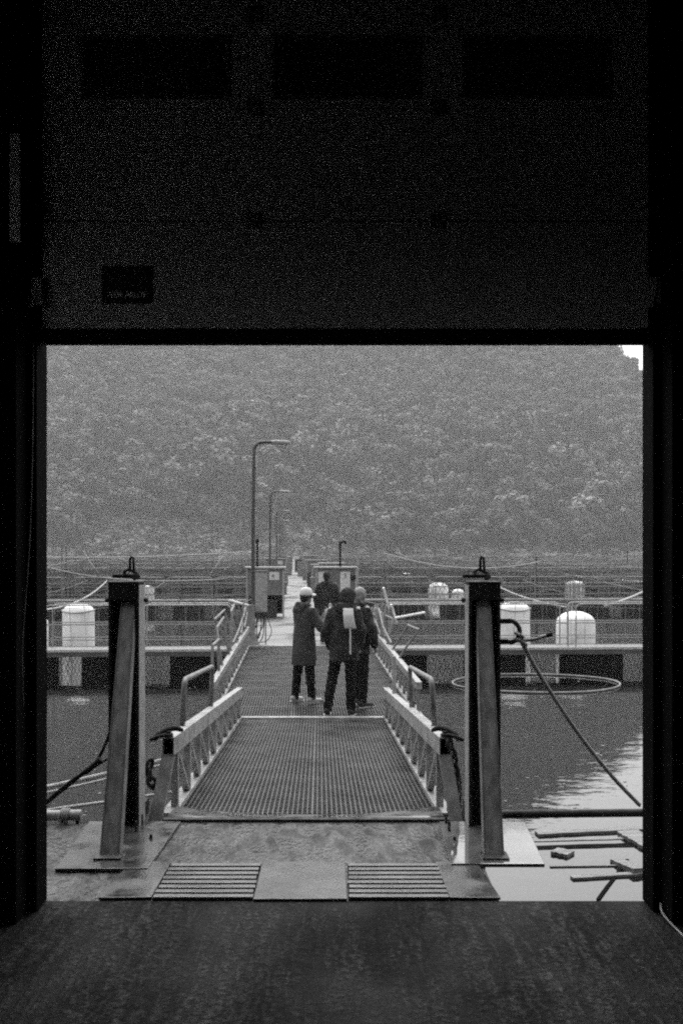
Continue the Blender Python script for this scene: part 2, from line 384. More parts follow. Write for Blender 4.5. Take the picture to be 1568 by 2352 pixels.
def forest_nodes(o, meshes, k=1.):
    ng = bpy.data.node_groups.new('forest_nodes', 'GeometryNodeTree'); ng.interface.new_socket('Geometry', in_out='INPUT', socket_type='NodeSocketGeometry')
    ng.interface.new_socket('Geometry', in_out='OUTPUT', socket_type='NodeSocketGeometry'); n = ng.nodes; L = ng.links
    gi = n.new('NodeGroupInput'); go = n.new('NodeGroupOutput'); ip = n.new('GeometryNodeInstanceOnPoints'); j = n.new('GeometryNodeJoinGeometry')
    for me in meshes:
        src = bpy.data.objects.new('leaf_source', me); oi = n.new('GeometryNodeObjectInfo'); oi.inputs['Object'].default_value = src
        oi.inputs['As Instance'].default_value = True; L.new(oi.outputs['Geometry'], j.inputs[0])
    L.new(gi.outputs[0], ip.inputs['Points']); L.new(j.outputs[0], ip.inputs['Instance']); ip.inputs['Pick Instance'].default_value = True
    def rnd(t, lo, hi, seed, vec=False):
        r = n.new('FunctionNodeRandomValue'); r.data_type = t
        if t == 'FLOAT_VECTOR': r.inputs[0].default_value = lo; r.inputs[1].default_value = hi; r.inputs['Seed'].default_value = seed; return r.outputs[0]
        if t == 'INT': r.inputs[4].default_value = lo; r.inputs[5].default_value = hi; r.inputs['Seed'].default_value = seed; return r.outputs[2]
    L.new(rnd('INT', 0, len(meshes)-1, 1), ip.inputs['Instance Index'])
    L.new(rnd('FLOAT_VECTOR', (0, 0, 0), (.1, .1, 6.28), 2), ip.inputs['Rotation']); 
    vs_ = rnd('FLOAT_VECTOR', (.75*k, .75*k, .7*k), (1.25*k, 1.25*k, 1.25*k), 3)
    if 'tree_scale' in o.data.attributes:
        na = n.new('GeometryNodeInputNamedAttribute'); na.data_type = 'FLOAT'; na.inputs['Name'].default_value = 'tree_scale'
        ml = n.new('ShaderNodeVectorMath'); ml.operation = 'SCALE'; L.new(vs_, ml.inputs[0]); L.new(na.outputs[0], ml.inputs['Scale']); vs_ = ml.outputs[0]
    L.new(vs_, ip.inputs['Scale'])
    L.new(ip.outputs[0], go.inputs[0]); md = o.modifiers.new('forest', 'NODES'); md.node_group = ng
# ------------------------------------------------------------------ SETTING: building, floor, quay
DY = 4.86
fm = floor_mat()
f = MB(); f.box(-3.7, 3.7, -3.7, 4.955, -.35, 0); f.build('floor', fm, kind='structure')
wh = thing('warehouse', 'dark warehouse interior wall and ceiling framing the open doorway', 'building', (0, 4.9, 0))
def wall(x0, x1, y0, y1, z0, z1): return MB().box(x0, x1, y0, y1, z0, z1).build('wall', black, wh)
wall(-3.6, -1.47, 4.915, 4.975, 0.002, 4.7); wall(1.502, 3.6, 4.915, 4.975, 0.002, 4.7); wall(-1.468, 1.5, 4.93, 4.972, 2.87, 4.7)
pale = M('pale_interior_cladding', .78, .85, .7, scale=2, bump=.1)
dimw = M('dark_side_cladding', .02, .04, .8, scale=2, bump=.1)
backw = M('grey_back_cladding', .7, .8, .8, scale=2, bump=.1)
def wall2(*a, m=pale): return MB().box(*a).build('wall', m, wh)
wall2(-3.6, -3.5, -3.5, -3.4, 0.002, 4.7); wall2(-3.6, -3.5, .35, 4.914, 0.002, 4.7); wall2(-3.6, -3.5, -3.399, .349, 4.3, 4.7); wall2(3.5, 3.6, -3.5, 4.914, 0.002, 4.7, m=dimw); wall2(-3.6, 3.6, -3.6, -3.5, 0.002, 4.7, m=backw)  # unseen side opening added in the left wall to light the door panels
wall2(-2.1, 3.49, -.62, -.5, 0.002, 4.69, m=dimw)  # unseen partition added to block side daylight from the right of the door
MB().box(-3.49, 3.49, 1.9, 2.1, 3.45, 4.69).build('shade_beam', dimw, wh)  # unseen beam added to shade the upper door panels
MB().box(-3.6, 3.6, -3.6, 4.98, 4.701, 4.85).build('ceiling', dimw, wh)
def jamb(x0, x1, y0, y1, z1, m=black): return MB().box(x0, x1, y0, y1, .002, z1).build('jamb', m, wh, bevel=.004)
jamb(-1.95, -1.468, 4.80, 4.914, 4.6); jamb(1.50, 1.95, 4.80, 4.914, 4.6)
trackm = M('dark_track_steel', .02, .04, .5, .7, scale=5, bump=.05)
# track angles and the galvanised edge strips that catch the daylight
for sx, xa in ((-1, -1.52), (1, 1.545)):
    MB().box(xa-.006, xa+.006, 4.64, 4.798, .003, 4.5).build('door_track', black, wh)
    MB().box(xa-.016 if sx < 0 else xa+.0065, xa-.0065 if sx < 0 else xa+.016, 4.74, 4.746, .003, 4.5).build('track_flange', galv_d, wh)
MB().tube(smooth_pts([(-1.475, 4.77, 2.75), (-1.478, 4.765, 2.2), (-1.492, 4.76, 1.75), (-1.515, 4.735, 1.3), (-1.512, 4.735, 1.0)]), .0035, 6).build('pull_cord', galv_d, wh, smooth=True)
MB().box(-1.538, -1.492, 4.62, 4.635, 3.18, 3.68).build('guide_plate', whitep, wh)
# roller brackets of the door
dr = thing('sectional_door', 'raised ribbed sectional door filling the top of the doorway', 'door', (0, DY, 2.75))
zs = [2.829, 3.354, 3.903, 4.361, 4.69]
for k in range(4):
    MB().box(-1.462, 1.496, DY, DY+.045, zs[k]+.003, zs[k+1]-.003).build('door_panel', doorm, dr, bevel=.003)
hingem = M('grey_hinge_steel', .14, .26, .5, .7, scale=30, bump=.2)
MB().box(-1.466, 1.498, DY+.004, DY+.04, 2.752, 2.829).build('bottom_seal', rubber, dr, bevel=.006)
for xa, xb in ((-1.27, -.547), (-.338, .385), (.587, 1.31)):
    fr_ = MB()
    for a in ((xa, xb, 3.946, 3.962), (xa, xb, 4.238, 4.254)): fr_.box(a[0], a[1], DY-.014, DY-.0005, a[2], a[3])
    for a in ((xa, xa+.018), (xb-.018, xb)): fr_.box(a[0], a[1], DY-.014, DY-.0005, 3.9625, 4.2375)
    wf = fr_.build('door_window', hingem, dr)
    o = MB().box(xa+.0185, xb-.0185, DY-.006, DY-.001, 3.963, 4.237).build('pane', glassd, wf, world=False)
    o.data.transform(Matrix.Translation(-Vector(dr.location)))
for xh in (-.423, .47):
    for zh in zs[1:4]:
        h = MB(); h.box(xh-.036, xh+.036, DY-.012, DY-.0006, zh-.038, zh+.038); h.tube([(xh-.036, DY-.014, zh), (xh+.036, DY-.014, zh)], .009, 8)
        for dx in (-.022, .022):
            for dz in (-.024, .024): h.tube([(xh+dx, DY-.019, zh+dz), (xh+dx, DY-.012, zh+dz)], .006, 6)
        h.build('hinge', hingem, dr)
pl = MB().box(-1.168, -.919, DY-.004, DY-.0008, 2.95, 3.133).build('nameplate', M('black_sticker', .006, .008, .5, bump=0), dr)
def text(body, size, loc, rot, mat, parent, width=None, name='lettering', ext=.0006, rz=0, bold=0.):
    cu = bpy.data.curves.new('t', 'FONT'); cu.body = body; cu.size = size; cu.extrude = ext; cu.offset = size*bold; cu.align_x = 'CENTER'; cu.align_y = 'CENTER'
    o = bpy.data.objects.new('t', cu); COL.objects.link(o); dg = bpy.context.evaluated_depsgraph_get(); dg.update()
    me = bpy.data.meshes.new_from_object(o.evaluated_get(dg)); bpy.data.objects.remove(o)
    xs = [v.co.x for v in me.vertices]; sx = width/(max(xs)-min(xs)) if width else 1
    for v in me.vertices: v.co.x *= sx
    r = bpy.data.objects.new(name, me); COL.objects.link(r); me.materials.append(mat); r.parent = parent; r.rotation_euler = rot; r.location = loc; return r
text('ASSA ABLOY', .04, Vector((-1.043, DY-.0046, 2.992))-Vector(dr.location), (PI/2, 0, 0), M('bright_lettering', .95, bump=0), pl, .19, bold=.03)
# side roller carriers at the left and right edges of the door
for sx, x0 in ((-1, -1.468), (1, 1.502)):
    for zb in (2.93, 3.37, 3.92):
        big = zb < 3.0
        b = MB(); b.box(x0-.028, x0+.028, DY-.075, DY-.07, zb, zb+.13 if big else zb+.06)
        b.box(x0-.005, x0+.028, DY-.0695, DY-.004, zb+.01, zb+.05)
        rb = b.build('roller_bracket', galv if big else trackm, dr)
        if big:
            c = MB(); n = 16; yy = DY-.082
            for rr_ in (1,):
                c.tube([(x0-.004+.014*math.cos(2*PI*k/n), yy, zb+.105+.014*math.sin(2*PI*k/n)) for k in range(n)], .006, 6, closed=True)
            c.beam((x0-.005, yy, zb+.088), (x0-.016, yy, zb+.03), .024, .012, (0, 1, 0)); c.box(x0-.034, x0-.008, yy-.008, yy+.006, zb-.015, zb+.028)
            o = c.build('roller_arm', signw, rb, world=False); o.data.transform(Matrix.Translation(-Vector(dr.location)))  # white colour stands in for doorway light caught by the arm
        else:
            c = MB(); c.tube([(x0-.02, DY-.09, zb+.03), (x0-.02, DY-.076, zb+.03)], .022, 12)
            o = c.build('roller', rubber, rb, world=False); o.data.transform(Matrix.Translation(-Vector(dr.location)))
MB().tube(smooth_pts([(1.53, 4.78, .05), (1.515, 4.70, .03), (1.535, 4.55, .008), (1.57, 4.2, .006), (1.70, 3.9, .006), (1.9, 3.6, .006)]), .005, 6).build(
    'floor_cord', roped, smooth=True, label='thin cord lying on the floor along the right door jamb', cat='cord')
# quay apron, sloping gently towards the water
def qz(y): return 0.
q = MB()
def slab(x0, x1, y0, y1):
    q.hexa([(x0, y0, -1.7), (x1, y0, -1.7), (x1, y1, -1.7), (x0, y1, -1.7), (x0, y0, qz(y0)-.002), (x1, y0, qz(y0)-.002), (x1, y1, qz(y1)-.002), (x0, y1, qz(y1)-.002)])
slab(-4, .785, 4.956, 5.54); slab(-4, .80, 5.541, 6.35); slab(-1.55, .80, 6.351, 6.40)
q.build('quay', concq, kind='structure')
MB().box(-3.7, 3.7, -3.7, 4.9, -3.4, -.352).build('building_base', concq, kind='structure')
# steel plates laid on the quay
def plate(pts, th, label, m=platem, lift=.002):
    b = MB(); lo = [(x, y, qz(y)+lift) for x, y in pts]; b.hexa(lo+[(x, y, z+th) for x, y, z in lo])
    return b.build('steel_plate', m, bevel=.003, label=label, cat='steel plate')
plate([(-1.21, 4.96), (-.948, 4.97), (-.945, 5.535), (-1.17, 5.535)], .014, 'flat wet steel plate left of the left slotted ramp plate')
plate([(-.438, 4.945), (.028, 4.95), (.02, 5.535), (-.44, 5.535)], .013, 'flat wet steel plate between the two slotted ramp plates')
plate([(.54, 4.965), (.792, 4.96), (.75, 5.535), (.52, 5.535)], .014, 'flat wet steel plate right of the right slotted ramp plate')
plate([(-1.55, 5.39), (-1.05, 5.40), (-1.02, 6.33), (-1.60, 6.33)], .02, 'steel base plate under the left mooring post')
plate([(.60, 5.47), (1.115, 5.47), (1.16, 6.32), (.62, 6.32)], .022, 'wet steel base plate under the right mooring post', M('flooded_steel_plate', .05, .12, .02, .12, scale=3, bump=.06, bscale=30, ior=2.0, bdist=.003))
for nm, xa, xb in (('left', -.942, -.444), ('right', .034, .534)):
    t_ = thing('slotted_plate', f'{nm} slotted ramp plate with rows of raised steel slats', 'ramp plate', ((xa+xb)/2, 4.97, 0))
    MB().box(xa, xb, 4.957, 5.52, .0015, .006).build('base_sheet', black, t_)
    for k in range(8):
        y0 = 4.962+k*.07; dx = .004*random.uniform(-1, 1)
        b = MB(); x1, x2 = xa+dx+.0006*k, xb+dx-.0006*k
        b.hexa([(x1, y0, .0065), (x2, y0, .0065), (x2, y0+.05, .0065), (x1, y0+.05, .0065), (x1, y0, .019), (x2, y0, .019), (x2, y0+.05, .016), (x1, y0+.05, .016)])
        b.build('slat', slatm, t_, bevel=.002)
# ------------------------------------------------------------------ mooring posts
def post(x0, x1, side, label):
    y0 = 6.20; d = .19; zb = qz(6.3)+.0205; zt = 1.535; t_ = thing('mooring_post', label, 'post', ((x0+x1)/2, y0, zb))
    b = MB(); b.box(x0, x0+.016, y0, y0+d, zb, zt); b.box(x1-.016, x1, y0, y0+d, zb, zt); b.box(x0+.0165, x1-.0165, y0+.085, y0+.1, zb, zt)
    b.build('flange_beam', [postblk], t_, bevel=.002)
    # pale strip paints the daylit look onto the flange side facing the gangway
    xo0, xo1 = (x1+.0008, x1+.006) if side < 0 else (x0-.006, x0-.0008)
    MB().box(xo0, xo1, y0+.002, y0+d-.002, zb, zt-.01).build('lit_side_strip', galv, t_)
    MB().box(x0-.005, x1+.005, y0-.004, y0+d+.006, zt+.0005, zt+.014).build('cap_plate', postblk, t_, bevel=.003)
    MB().box(x0+.014, x1-.014, y0-.003, y0+.0845, zt-.10, zt-.001).build('head_plate', postblk, t_)
    xc = (x0+x1)/2+(.0 if side < 0 else -.005); br = MB()
    wt, wb = .072, .096; top = Vector((xc+(.025 if side < 0 else 0), y0+.03, zt-.10)); bot = Vector((xc+(.055 if side < 0 else -.03), 5.60, .03))
    # leaning brace: web plate facing up and two side flanges
    def at_(c, w_): return [c+Vector((-w_/2, 0, 0)), c+Vector((w_/2, 0, 0))]
    nrm = Vector((0, -(zt-.12), -(y0-5.6))).normalized()*-1
    nrm = Vector((0, -1.4, .68)).normalized(); th = nrm*-.02
    tl, trr = at_(top, wt); bl, br_ = at_(bot, wb)
    br.hexa([bl+th, br_+th, trr+th, tl+th, bl, br_, trr, tl])
    bo = br.build('brace', brace_m, t_)
    for s_ in (-1, 1):
        fl = MB(); a = Vector((s_*(wt/2+.004), 0, 0)); c = Vector((s_*(wb/2+.005), 0, 0)); dn = nrm*-.09; up = nrm*.004; e = Vector((.0035, 0, 0))
        fl.hexa([bot+c-e+dn*.9, bot+c+e+dn*.9, top+a+e+dn*.8, top+a-e+dn*.8, bot+c-e+up, bot+c+e+up, top+a+e+up, top+a-e+up]); fl.build('brace_flange', galv_d, t_)
    MB().box(bot.x-.075, bot.x+.075, 5.53, 5.66, qz(5.6)+.0225, qz(5.6)+.034).build('foot_plate', platem, t_)
    return t_
post(-1.45, -1.264, -1, 'black steel mooring post with leaning brace on the left of the gangway')
post(.796, .989, 1, 'black steel mooring post carrying the iron ring, right of the gangway')
def shackle(xc, label, flip):
    y = 6.29; z = 1.55; t_ = thing('shackle', label, 'shackle', (xc, y, z))
    b = MB(); b.tube([(xc-.09, y, z+.035), (xc+.05, y, z+.03)], .012, 10)
    for dx, r in ((-.085, .03), (-.03, .027), (.03, .03)):
        b.lathe([(r*.9, -.012), (r, -.006), (r, .006), (r*.9, .012)], (xc+dx, y, z+.032), 12)
    b.build('clamp_bar', rustd, t_, smooth='auto')
    MB().tube([(xc-.035, y, z+.02), (xc-.035+.0, y, z+.06), (xc-.01, y, z+.075), (xc+.045, y, z+.05), (xc+.06, y, z+.022), (xc+.03, y-.03, z+.015)], .011, 8).build('bow', rustd, t_, smooth=True)
    e = MB(); e.tube([(xc+.002, y, z+.06), (xc, y, z+.13), (xc+.008, y, z+.155), (xc+.022, y, z+.15), (xc+.026, y, z+.06)], .0085, 8); e.build('eye_bolt', rustd, t_, smooth=True)
shackle(-1.335, 'rusty clamp with upright eye bolt on top of the left post', 1)
shackle(.875, 'coiled rusty shackle with upright eye bolt on top of the right post', -1)
# bolt heads at the side of each post
for xa, lab in ((-1.475, 'round iron boss on the left side of the left post'), (-1.232, 'round iron boss on the right side of the left post'), (.768, 'round iron boss on the left side of the right post'), (1.012, 'round iron boss on the right side of the right post')):
    MB().ell((xa, 6.28, 1.43), .016, .02, .016, 12).build('side_boss', rustd, smooth=True, label=lab, cat='boss')
# iron ring and rope
rc = Vector((1.062, 6.29, 1.232)); b = MB()
b.tube([rc+Vector((.062*math.cos(a), .02*math.sin(a), .066*math.sin(a))) for a in [math.radians(-105+k*15) for k in range(15)]], .015, 10)
b.beam((.9955, 6.29, 1.296), (1.06, 6.29, 1.297), .03, .03); b.beam((.9955, 6.29, 1.168), (1.05, 6.29, 1.168), .03, .03)
b.build('mooring_ring', rustd, smooth='auto', label='thick black iron ring on the right side of the right post', cat='ring')
rp = MB(); k0 = Vector((1.118, 6.27, 1.185)); e0 = at(1468, 1850, 6.62)
strands(rp, smooth_pts([k0+Vector((.02, 0, -.03)), at(1240, 1553, 6.35), at(1322, 1678, 6.42), at(1402, 1780, 6.5), e0]), .0145, .055)
kn = [(-.03, .03, .05), (.01, -.03, .03), (.035, .03, .01), (.0, .035, -.02), (-.02, -.03, .0), (.03, -.035, -.03), (.055, .0, -.055), (.03, .03, -.05), (.02, -.02, -.01), (.05, .015, -.02)]
strands(rp, smooth_pts([k0+Vector(k)*.75 for k in kn]), .0115, .045)
strands(rp, smooth_pts([k0+Vector((.03, 0, -.01)), k0+Vector((.09, -.02, 0.0)), k0+Vector((.15, -.03, .02)), k0+Vector((.18, -.03, .028))]), .012, .045)
rp.build('mooring_rope', roped, smooth=True, label='taut twisted rope knotted to the iron ring and running down right', cat='rope')
MB().tube([k0+Vector((.165, -.03, .024)), k0+Vector((.2, -.03, .034))], .015, 8).build('rope_end_tape', rubber, smooth='auto', label='black taped tail end of the rope knot beside the iron ring', cat='rope end')
b = MB(); b.tube([(1.0, 6.66, -.022), (2.4, 6.66, -.008)], .027, 14); pp = b.build('steel_pipe', postblk, smooth='auto', label='dark horizontal steel pipe reaching from right post to right jamb', cat='pipe')
# ------------------------------------------------------------------ left ropes, hose and pipe
def rope(pts, r, label, m=ropew, pitch=None, lay=True, name='rope'):
    b = MB(); p = smooth_pts(pts)
    if lay: strands(b, p, r, pitch or r*3.6)
    else: b.tube(p, r, 8)
    return b.build(name, m, smooth=True, label=label, cat='rope' if name == 'rope' else name.replace('_', ' '))
rope([at(-60, 1842, 7.0), at(100, 1810, 7.15), at(248, 1777, 7.3), at(400, 1740, 7.5)], .017, 'thickest pale rope, uppermost behind the left post')
rope([at(-60, 1856, 6.95), at(100, 1823, 7.05), at(248, 1789, 7.2), at(400, 1750, 7.4)], .0095, 'thin pale rope just under the thickest one')
rope([at(-60, 1895, 6.8), at(100, 1863, 6.85), at(240, 1843, 6.95), at(395, 1820, 7.05)], .012, 'lowest pale rope, just above the grey pipe stub')
rope([at(60, 1905, 6.5), at(104, 1846, 6.5), at(150, 1805, 6.5), at(195, 1772, 6.5), at(222, 1748, 6.5), at(243, 1708, 6.48), at(256, 1672, 6.45), at(266, 1640, 6.42)], .011, 'black hose curving up to the left post', rubber, lay=False, name='hose')
rope([at(100, 1852, 6.52), at(150, 1812, 6.52), at(198, 1774, 6.52), at(225, 1757, 6.52), at(252, 1741, 6.5), at(275, 1728, 6.5)], .008, 'thinner black cable running alongside the hose', rubber, lay=False, name='cable')
b = MB(); b.tube([at(196, 1774, 6.47), at(228, 1748, 6.47)], .02, 10); b.tube([at(224, 1752, 6.46), at(232, 1744, 6.46)], .023, 10)
b.build('hose_sleeve', rubber, smooth='auto', label='thick dark joint sleeve on the black hose', cat='sleeve')
t_ = thing('pipe_stub', 'pale grey pipe stub on short legs at the quay edge left', 'pipe', (-1.85, 6.42, qz(6.4)))
MB().tube([at(60, 1874, 6.4), at(188, 1872, 6.4)], .034, 14).build('pipe_barrel', galv, t_, smooth='auto')
for u in (150, 178): MB().beam(at(u, 1884, 6.4), at(u, 1925, 6.4), .02, .02).build('leg', rustd, t_)
wr_ = MB()
for k in range(4):
    c = at(142+k*5, 1873, 6.4); wr_.tube([c+Vector((.006*math.sin(a), .04*math.cos(a), .04*math.sin(a))) for a in [2*PI*i/14 for i in range(14)]], .008, 6, closed=True)
wr_.tube(smooth_pts([at(140, 1882, 6.36), at(143, 1905, 6.36), at(150, 1918, 6.36), at(156, 1900, 6.36), at(152, 1884, 6.36)]), .008, 6)
wr_.build('rope_lashing', roped, smooth=True, label='grey rope lashed round the pipe stub', cat='rope lashing')
# anchor bolts standing in the apron
for i, (u, v, h, lab) in enumerate(((326, 1945, .055, 'tall anchor bolt nearest the left post'), (313, 1962, .06, 'thick anchor bolt left of the other two by the left post'), (347, 1976, .022, 'short anchor bolt farthest right beside left post'),
                               (1024, 1945, .055, 'tall thin anchor bolt left beside the right post'), (1031, 1962, .06, 'thick anchor bolt beside the right post'), (1043, 1980, .02, 'short anchor bolt nearest to the foot of right brace'))):
    Y = 6.28-(v-1945)*.0105; x = (u-784)*Y/FD; z = qz(Y)
    b = MB(); b.lathe([(.02, 0), (.02, .008), (.013, .009), (.013, .024), (.009, .025), (.009, h+.02), (.007, h+.024)], (x, Y, z+.001), 8)
    b.build('anchor_bolt', rustd, smooth='auto', label=lab, cat='bolt')
# ------------------------------------------------------------------ timber floating off the quay
def plank(uv0, uv1, Yw, th, label, tilt=0, name='floating_plank'):
    # two ends given in the picture, on the water
    def onw(u, v): Y = (EYE-WZ)*FD/(v-1262); return Vector(((u-784)*Y/FD, Y, WZ))
    a = onw(*uv0); c = onw(*uv1); d = (c-a).normalized(); s_ = Vector((-d.y, d.x, 0))*Yw/2; n = 10; b = MB(); rr = random.Random(int(uv0[0])); ring = []
    L = (c-a).length
    for i in range(n+1):
        p = a.lerp(c, i/n); j1 = s_*(1+rr.uniform(-.12, .08)); j2 = s_*(1+rr.uniform(-.12, .08)); z0 = Vector((0, 0, -.01)); z1 = Vector((0, 0, th+tilt*(i/n)))
        ring.append([p-j1+z0, p+j2+z0, p+j2+z1, p-j1+z1])
    vs = [x for r in ring for x in r]; fs = []
    for i in range(n):
        for k in range(4): fs.append((i*4+k, i*4+(k+1) % 4, i*4+4+(k+1) % 4, i*4+4+k))
    b.add(vs, [(3, 2, 1, 0)]+fs+[tuple(n*4+k for k in range(4))])
    return b.build(name, woodm, label=label, cat='plank')
plank((1232, 1918), (1500, 1905), .12, .025, 'long pale plank farthest out on the water by right jamb')
plank((1208, 1932), (1470, 1925), .07, .006, 'narrow half sunk plank beside the farthest plank')
plank((1222, 1948), (1500, 1940), .13, .004, 'dark sunken beam between the floating planks', name='sunken_beam').data.materials[0] = M('sodden_black_timber', .006, .012, 1., scale=6, bump=.4, spec=0)
plank((1272, 1958), (1310, 1966), .16, .03, 'short stub of timber resting across the dark sunken beam')
plank((1440, 1915), (1500, 1950), .24, .035, 'broad split board end next to the right jamb')
plank((1414, 1980), (1466, 2010), .12, .03, 'short tilted board over the nearest plank by the right jamb', .03)
plank((1312, 2019), (1490, 2008), .07, .02, 'nearest long pale plank on the bright water')
plank((1262, 1992), (1420, 1990), .025, .012, 'thin lath afloat between the nearer planks')
plank((1372, 2068), (1440, 1976), .03, .012, 'dark thin pole afloat pointing away from the floor edge').data.materials[0] = MATS['sodden_black_timber']
fl_ = MB(); rf_ = random.Random(77)
for i in range(700):
    y = 10.8+rf_.random()**1.5*31; x = rf_.uniform(-.36, .36)*y; r_ = rf_.uniform(.006, .026); n_ = rf_.randint(4, 6); a0 = rf_.uniform(0, 6.28); st = rf_.uniform(.4, 1)
    if -2.6 < x < 1.5 and y > 12: continue
    ps = [(x+r_*math.cos(a0+2*PI*k/n_)*rf_.uniform(.7, 1.3), y+r_*st*math.sin(a0+2*PI*k/n_)) for k in range(n_)]
    fl_.add([(p[0], p[1], WZ-.004) for p in ps]+[(p[0], p[1], WZ+.006) for p in ps], [tuple(range(n_))[::-1], tuple(range(n_, 2*n_))]+[(k, (k+1) % n_, n_+(k+1) % n_, n_+k) for k in range(n_)])
fl_.build('floating_flecks', M('pale_foam_flecks', 0.12, 0.3, .8, scale=1.5, bump=0), kind='stuff', label='pale flecks of foam and leaves drifting on the dark water', cat='debris')
# ------------------------------------------------------------------ gangway (first, sloping) 
GN = (Vector((-1.145, 6.9, -.10)), Vector((.668, 6.9, -.10)))
GF = (Vector((-1.376, 13.85, -.60)), Vector((.58, 13.85, -.60)))
def G(s, t, h=0): # s 0..1 across, t 0..1 along
    a = GN[0].lerp(GN[1], s); c = GF[0].lerp(GF[1], s); p = a.lerp(c, t); p.z += h; return p
gw = thing('gangway', 'sloping steel gangway with truss sides leading from the quay', 'gangway', (-.24, 6.9, -.1))
b = MB(); n = 52
for i in range(n+1):
    s = i/n; w_ = .012 if i == 27 else .0075
    a, c = G(s, .012), G(s, .985); b.beam(a-Vector((0, 0, .014)), c-Vector((0, 0, .014)), w_, .028)
m = 112
for j in range(m+1):
    t = .012+.973*j/m; b.beam(G(0, t, -.008), G(1, t, -.008), .009, .012)
o = b.build('grating', grate, gw); o['kind'] = 'stuff'
# cross bearers under the grating, end flap, far sill
b = MB()
for j in range(6): b.beam(G(-.04, .03+j*.185, -.08), G(1.04, .03+j*.185, -.08), .06, .1)
b.build('bearer', galv_d, gw)
fl = MB(); nn = 16; vs = []
for i in range(nn+1):
    s = -.005+1.01*i/nn; sag = .035*(1-(2*s-1)**2); a = G(s, -.0, 0); vs += [a+Vector((0, -.50, .105)), a+Vector((0, .02-sag*1.2+.06*abs(2*s-1)**2.5, .03-sag*.35+.02*abs(2*s-1)**3))]
fl.add(vs, [(2*i, 2*i+2, 2*i+3, 2*i+1) for i in range(nn)]); fo_ = fl.build('end_flap', platem, gw, smooth=True); sm = fo_.modifiers.new('t', 'SOLIDIFY'); sm.thickness = .01
MB().beam(G(-.01, -.07, .062), G(1.01, -.07, .062), .05, .04).build('near_sill', rustd, gw)
MB().beam(G(0, .99, .012), G(1, .99, .012), .12, .03).build('far_sill', alu, gw)
for sd_, s_in, lab in ((-1, 0., 'left'), (1, 1., 'right')):
    tr = MB()
    def E(t, h, off=.035): p = G(s_in, t, h); p.x += sd_*off; return p
    hh = lambda t: .50-.13*t
    # top chord: hollow box with an open near end
    ch = MB(); a = E(-.02, hh(0)); c = E(1., hh(1)); 
    d = (c-a).normalized(); r = d.cross(Vector((0, 0, 1))).normalized(); u = r.cross(d)
    W2, H2, T2 = .04, .06, .006
    ring = lambda p, w_, h_: [p-r*w_-u*h_, p+r*w_-u*h_, p+r*w_+u*h_, p-r*w_+u*h_]
    vs = ring(a, W2, H2)+ring(c, W2, H2)+ring(a, W2-T2, H2-T2)+ring(a+d*.5, W2-T2, H2-T2)
    fs = [(i, (i+1) % 4, 4+(i+1) % 4, 4+i) for i in range(4)]+[(4, 5, 6, 7)]
    fs += [(i, 8+i, 8+(i+1) % 4, (i+1) % 4) for i in range(4)]+[(8+i, 12+i, 12+(i+1) % 4, 8+(i+1) % 4) for i in range(4)]+[(15, 14, 13, 12)]
    ch.add(vs, fs); ch.build('top_chord', alu, gw)
    bb = MB(); bb.beam(E(-.005, .01, .05), E(1., .01, .05), .10, .04); bb.build('bottom_chord', alu, gw)
    np_ = 9
    for i in range(np_+1):
        t = .03+.95*i/np_; MB().beam(E(t, .0315), E(t, hh(t)-.061), .05, .05, (0, 1, 0)).build('upright', alu, gw)
        if i < np_:
            t2 = t+.95/np_; MB().beam(E(t+.006, hh(t)-.075), E(t2-.008, .035), .034, .05, (1, 0, 0)).build('diagonal', alu, gw)
    # raked end post
    a = E(-.014, hh(0)-.062); c = E(-.006, .012); c.x += sd_*.06; c.y -= .26; a.y -= .02
    MB().beam(a, c, .085, .05, (0, 1, 0)).build('end_post', alu, gw)
    hb = MB(); p = E(-.01, -.02, .19); hb.box(p.x-.055, p.x+.055, p.y-.42, p.y-.2, -.005, .10); hb.box(p.x-.05, p.x-.015, p.y-.3, p.y-.1, -.17, -.006)
    hb.build('hinge_block', rustd, gw, bevel=.006)
    MB().beam(E(.999, -.02), E(.999, hh(1)-.06), .035, .05, (0, 1, 0)).build('end_plate', black, gw)
    # hoop handrails standing on the outer side of the chord
    tt = [(.115, .44)] if sd_ < 0 else [(.115, .42)]
    for t0, t1 in tt:
        p0, p1 = E(t0, hh(t0)+.03, .06), E(t1, hh(t1)+.03, .06); q0, q1 = Vector(p0), Vector(p1); q0.z = G(s_in, t0).z+.9; q1.z = G(s_in, t1).z+.9
        q0.x += sd_*-.02; q1.x += sd_*-.02
        def cr(a, b, c, r=.1):
            d1 = (a-b).normalized(); d2 = (c-b).normalized(); pa, pc = b+d1*r, b+d2*r
            return [pa*(1-k)**2+b*2*k*(1-k)+pc*k*k for k in (0, .2, .4, .6, .8, 1)]
        MB().tube([p0]+cr(p0, q0, q1)+cr(q0, q1, p1)+[p1], .022, 10).build('handrail_hoop', galv_d, gw, smooth=True)
    if sd_ > 0:
        p0 = E(.78, hh(.78), .05); q0 = p0+Vector((-.0, 0, .52)); MB().tube([p0, q0], .025, 10).build('handrail_post', galv, gw, smooth='auto')
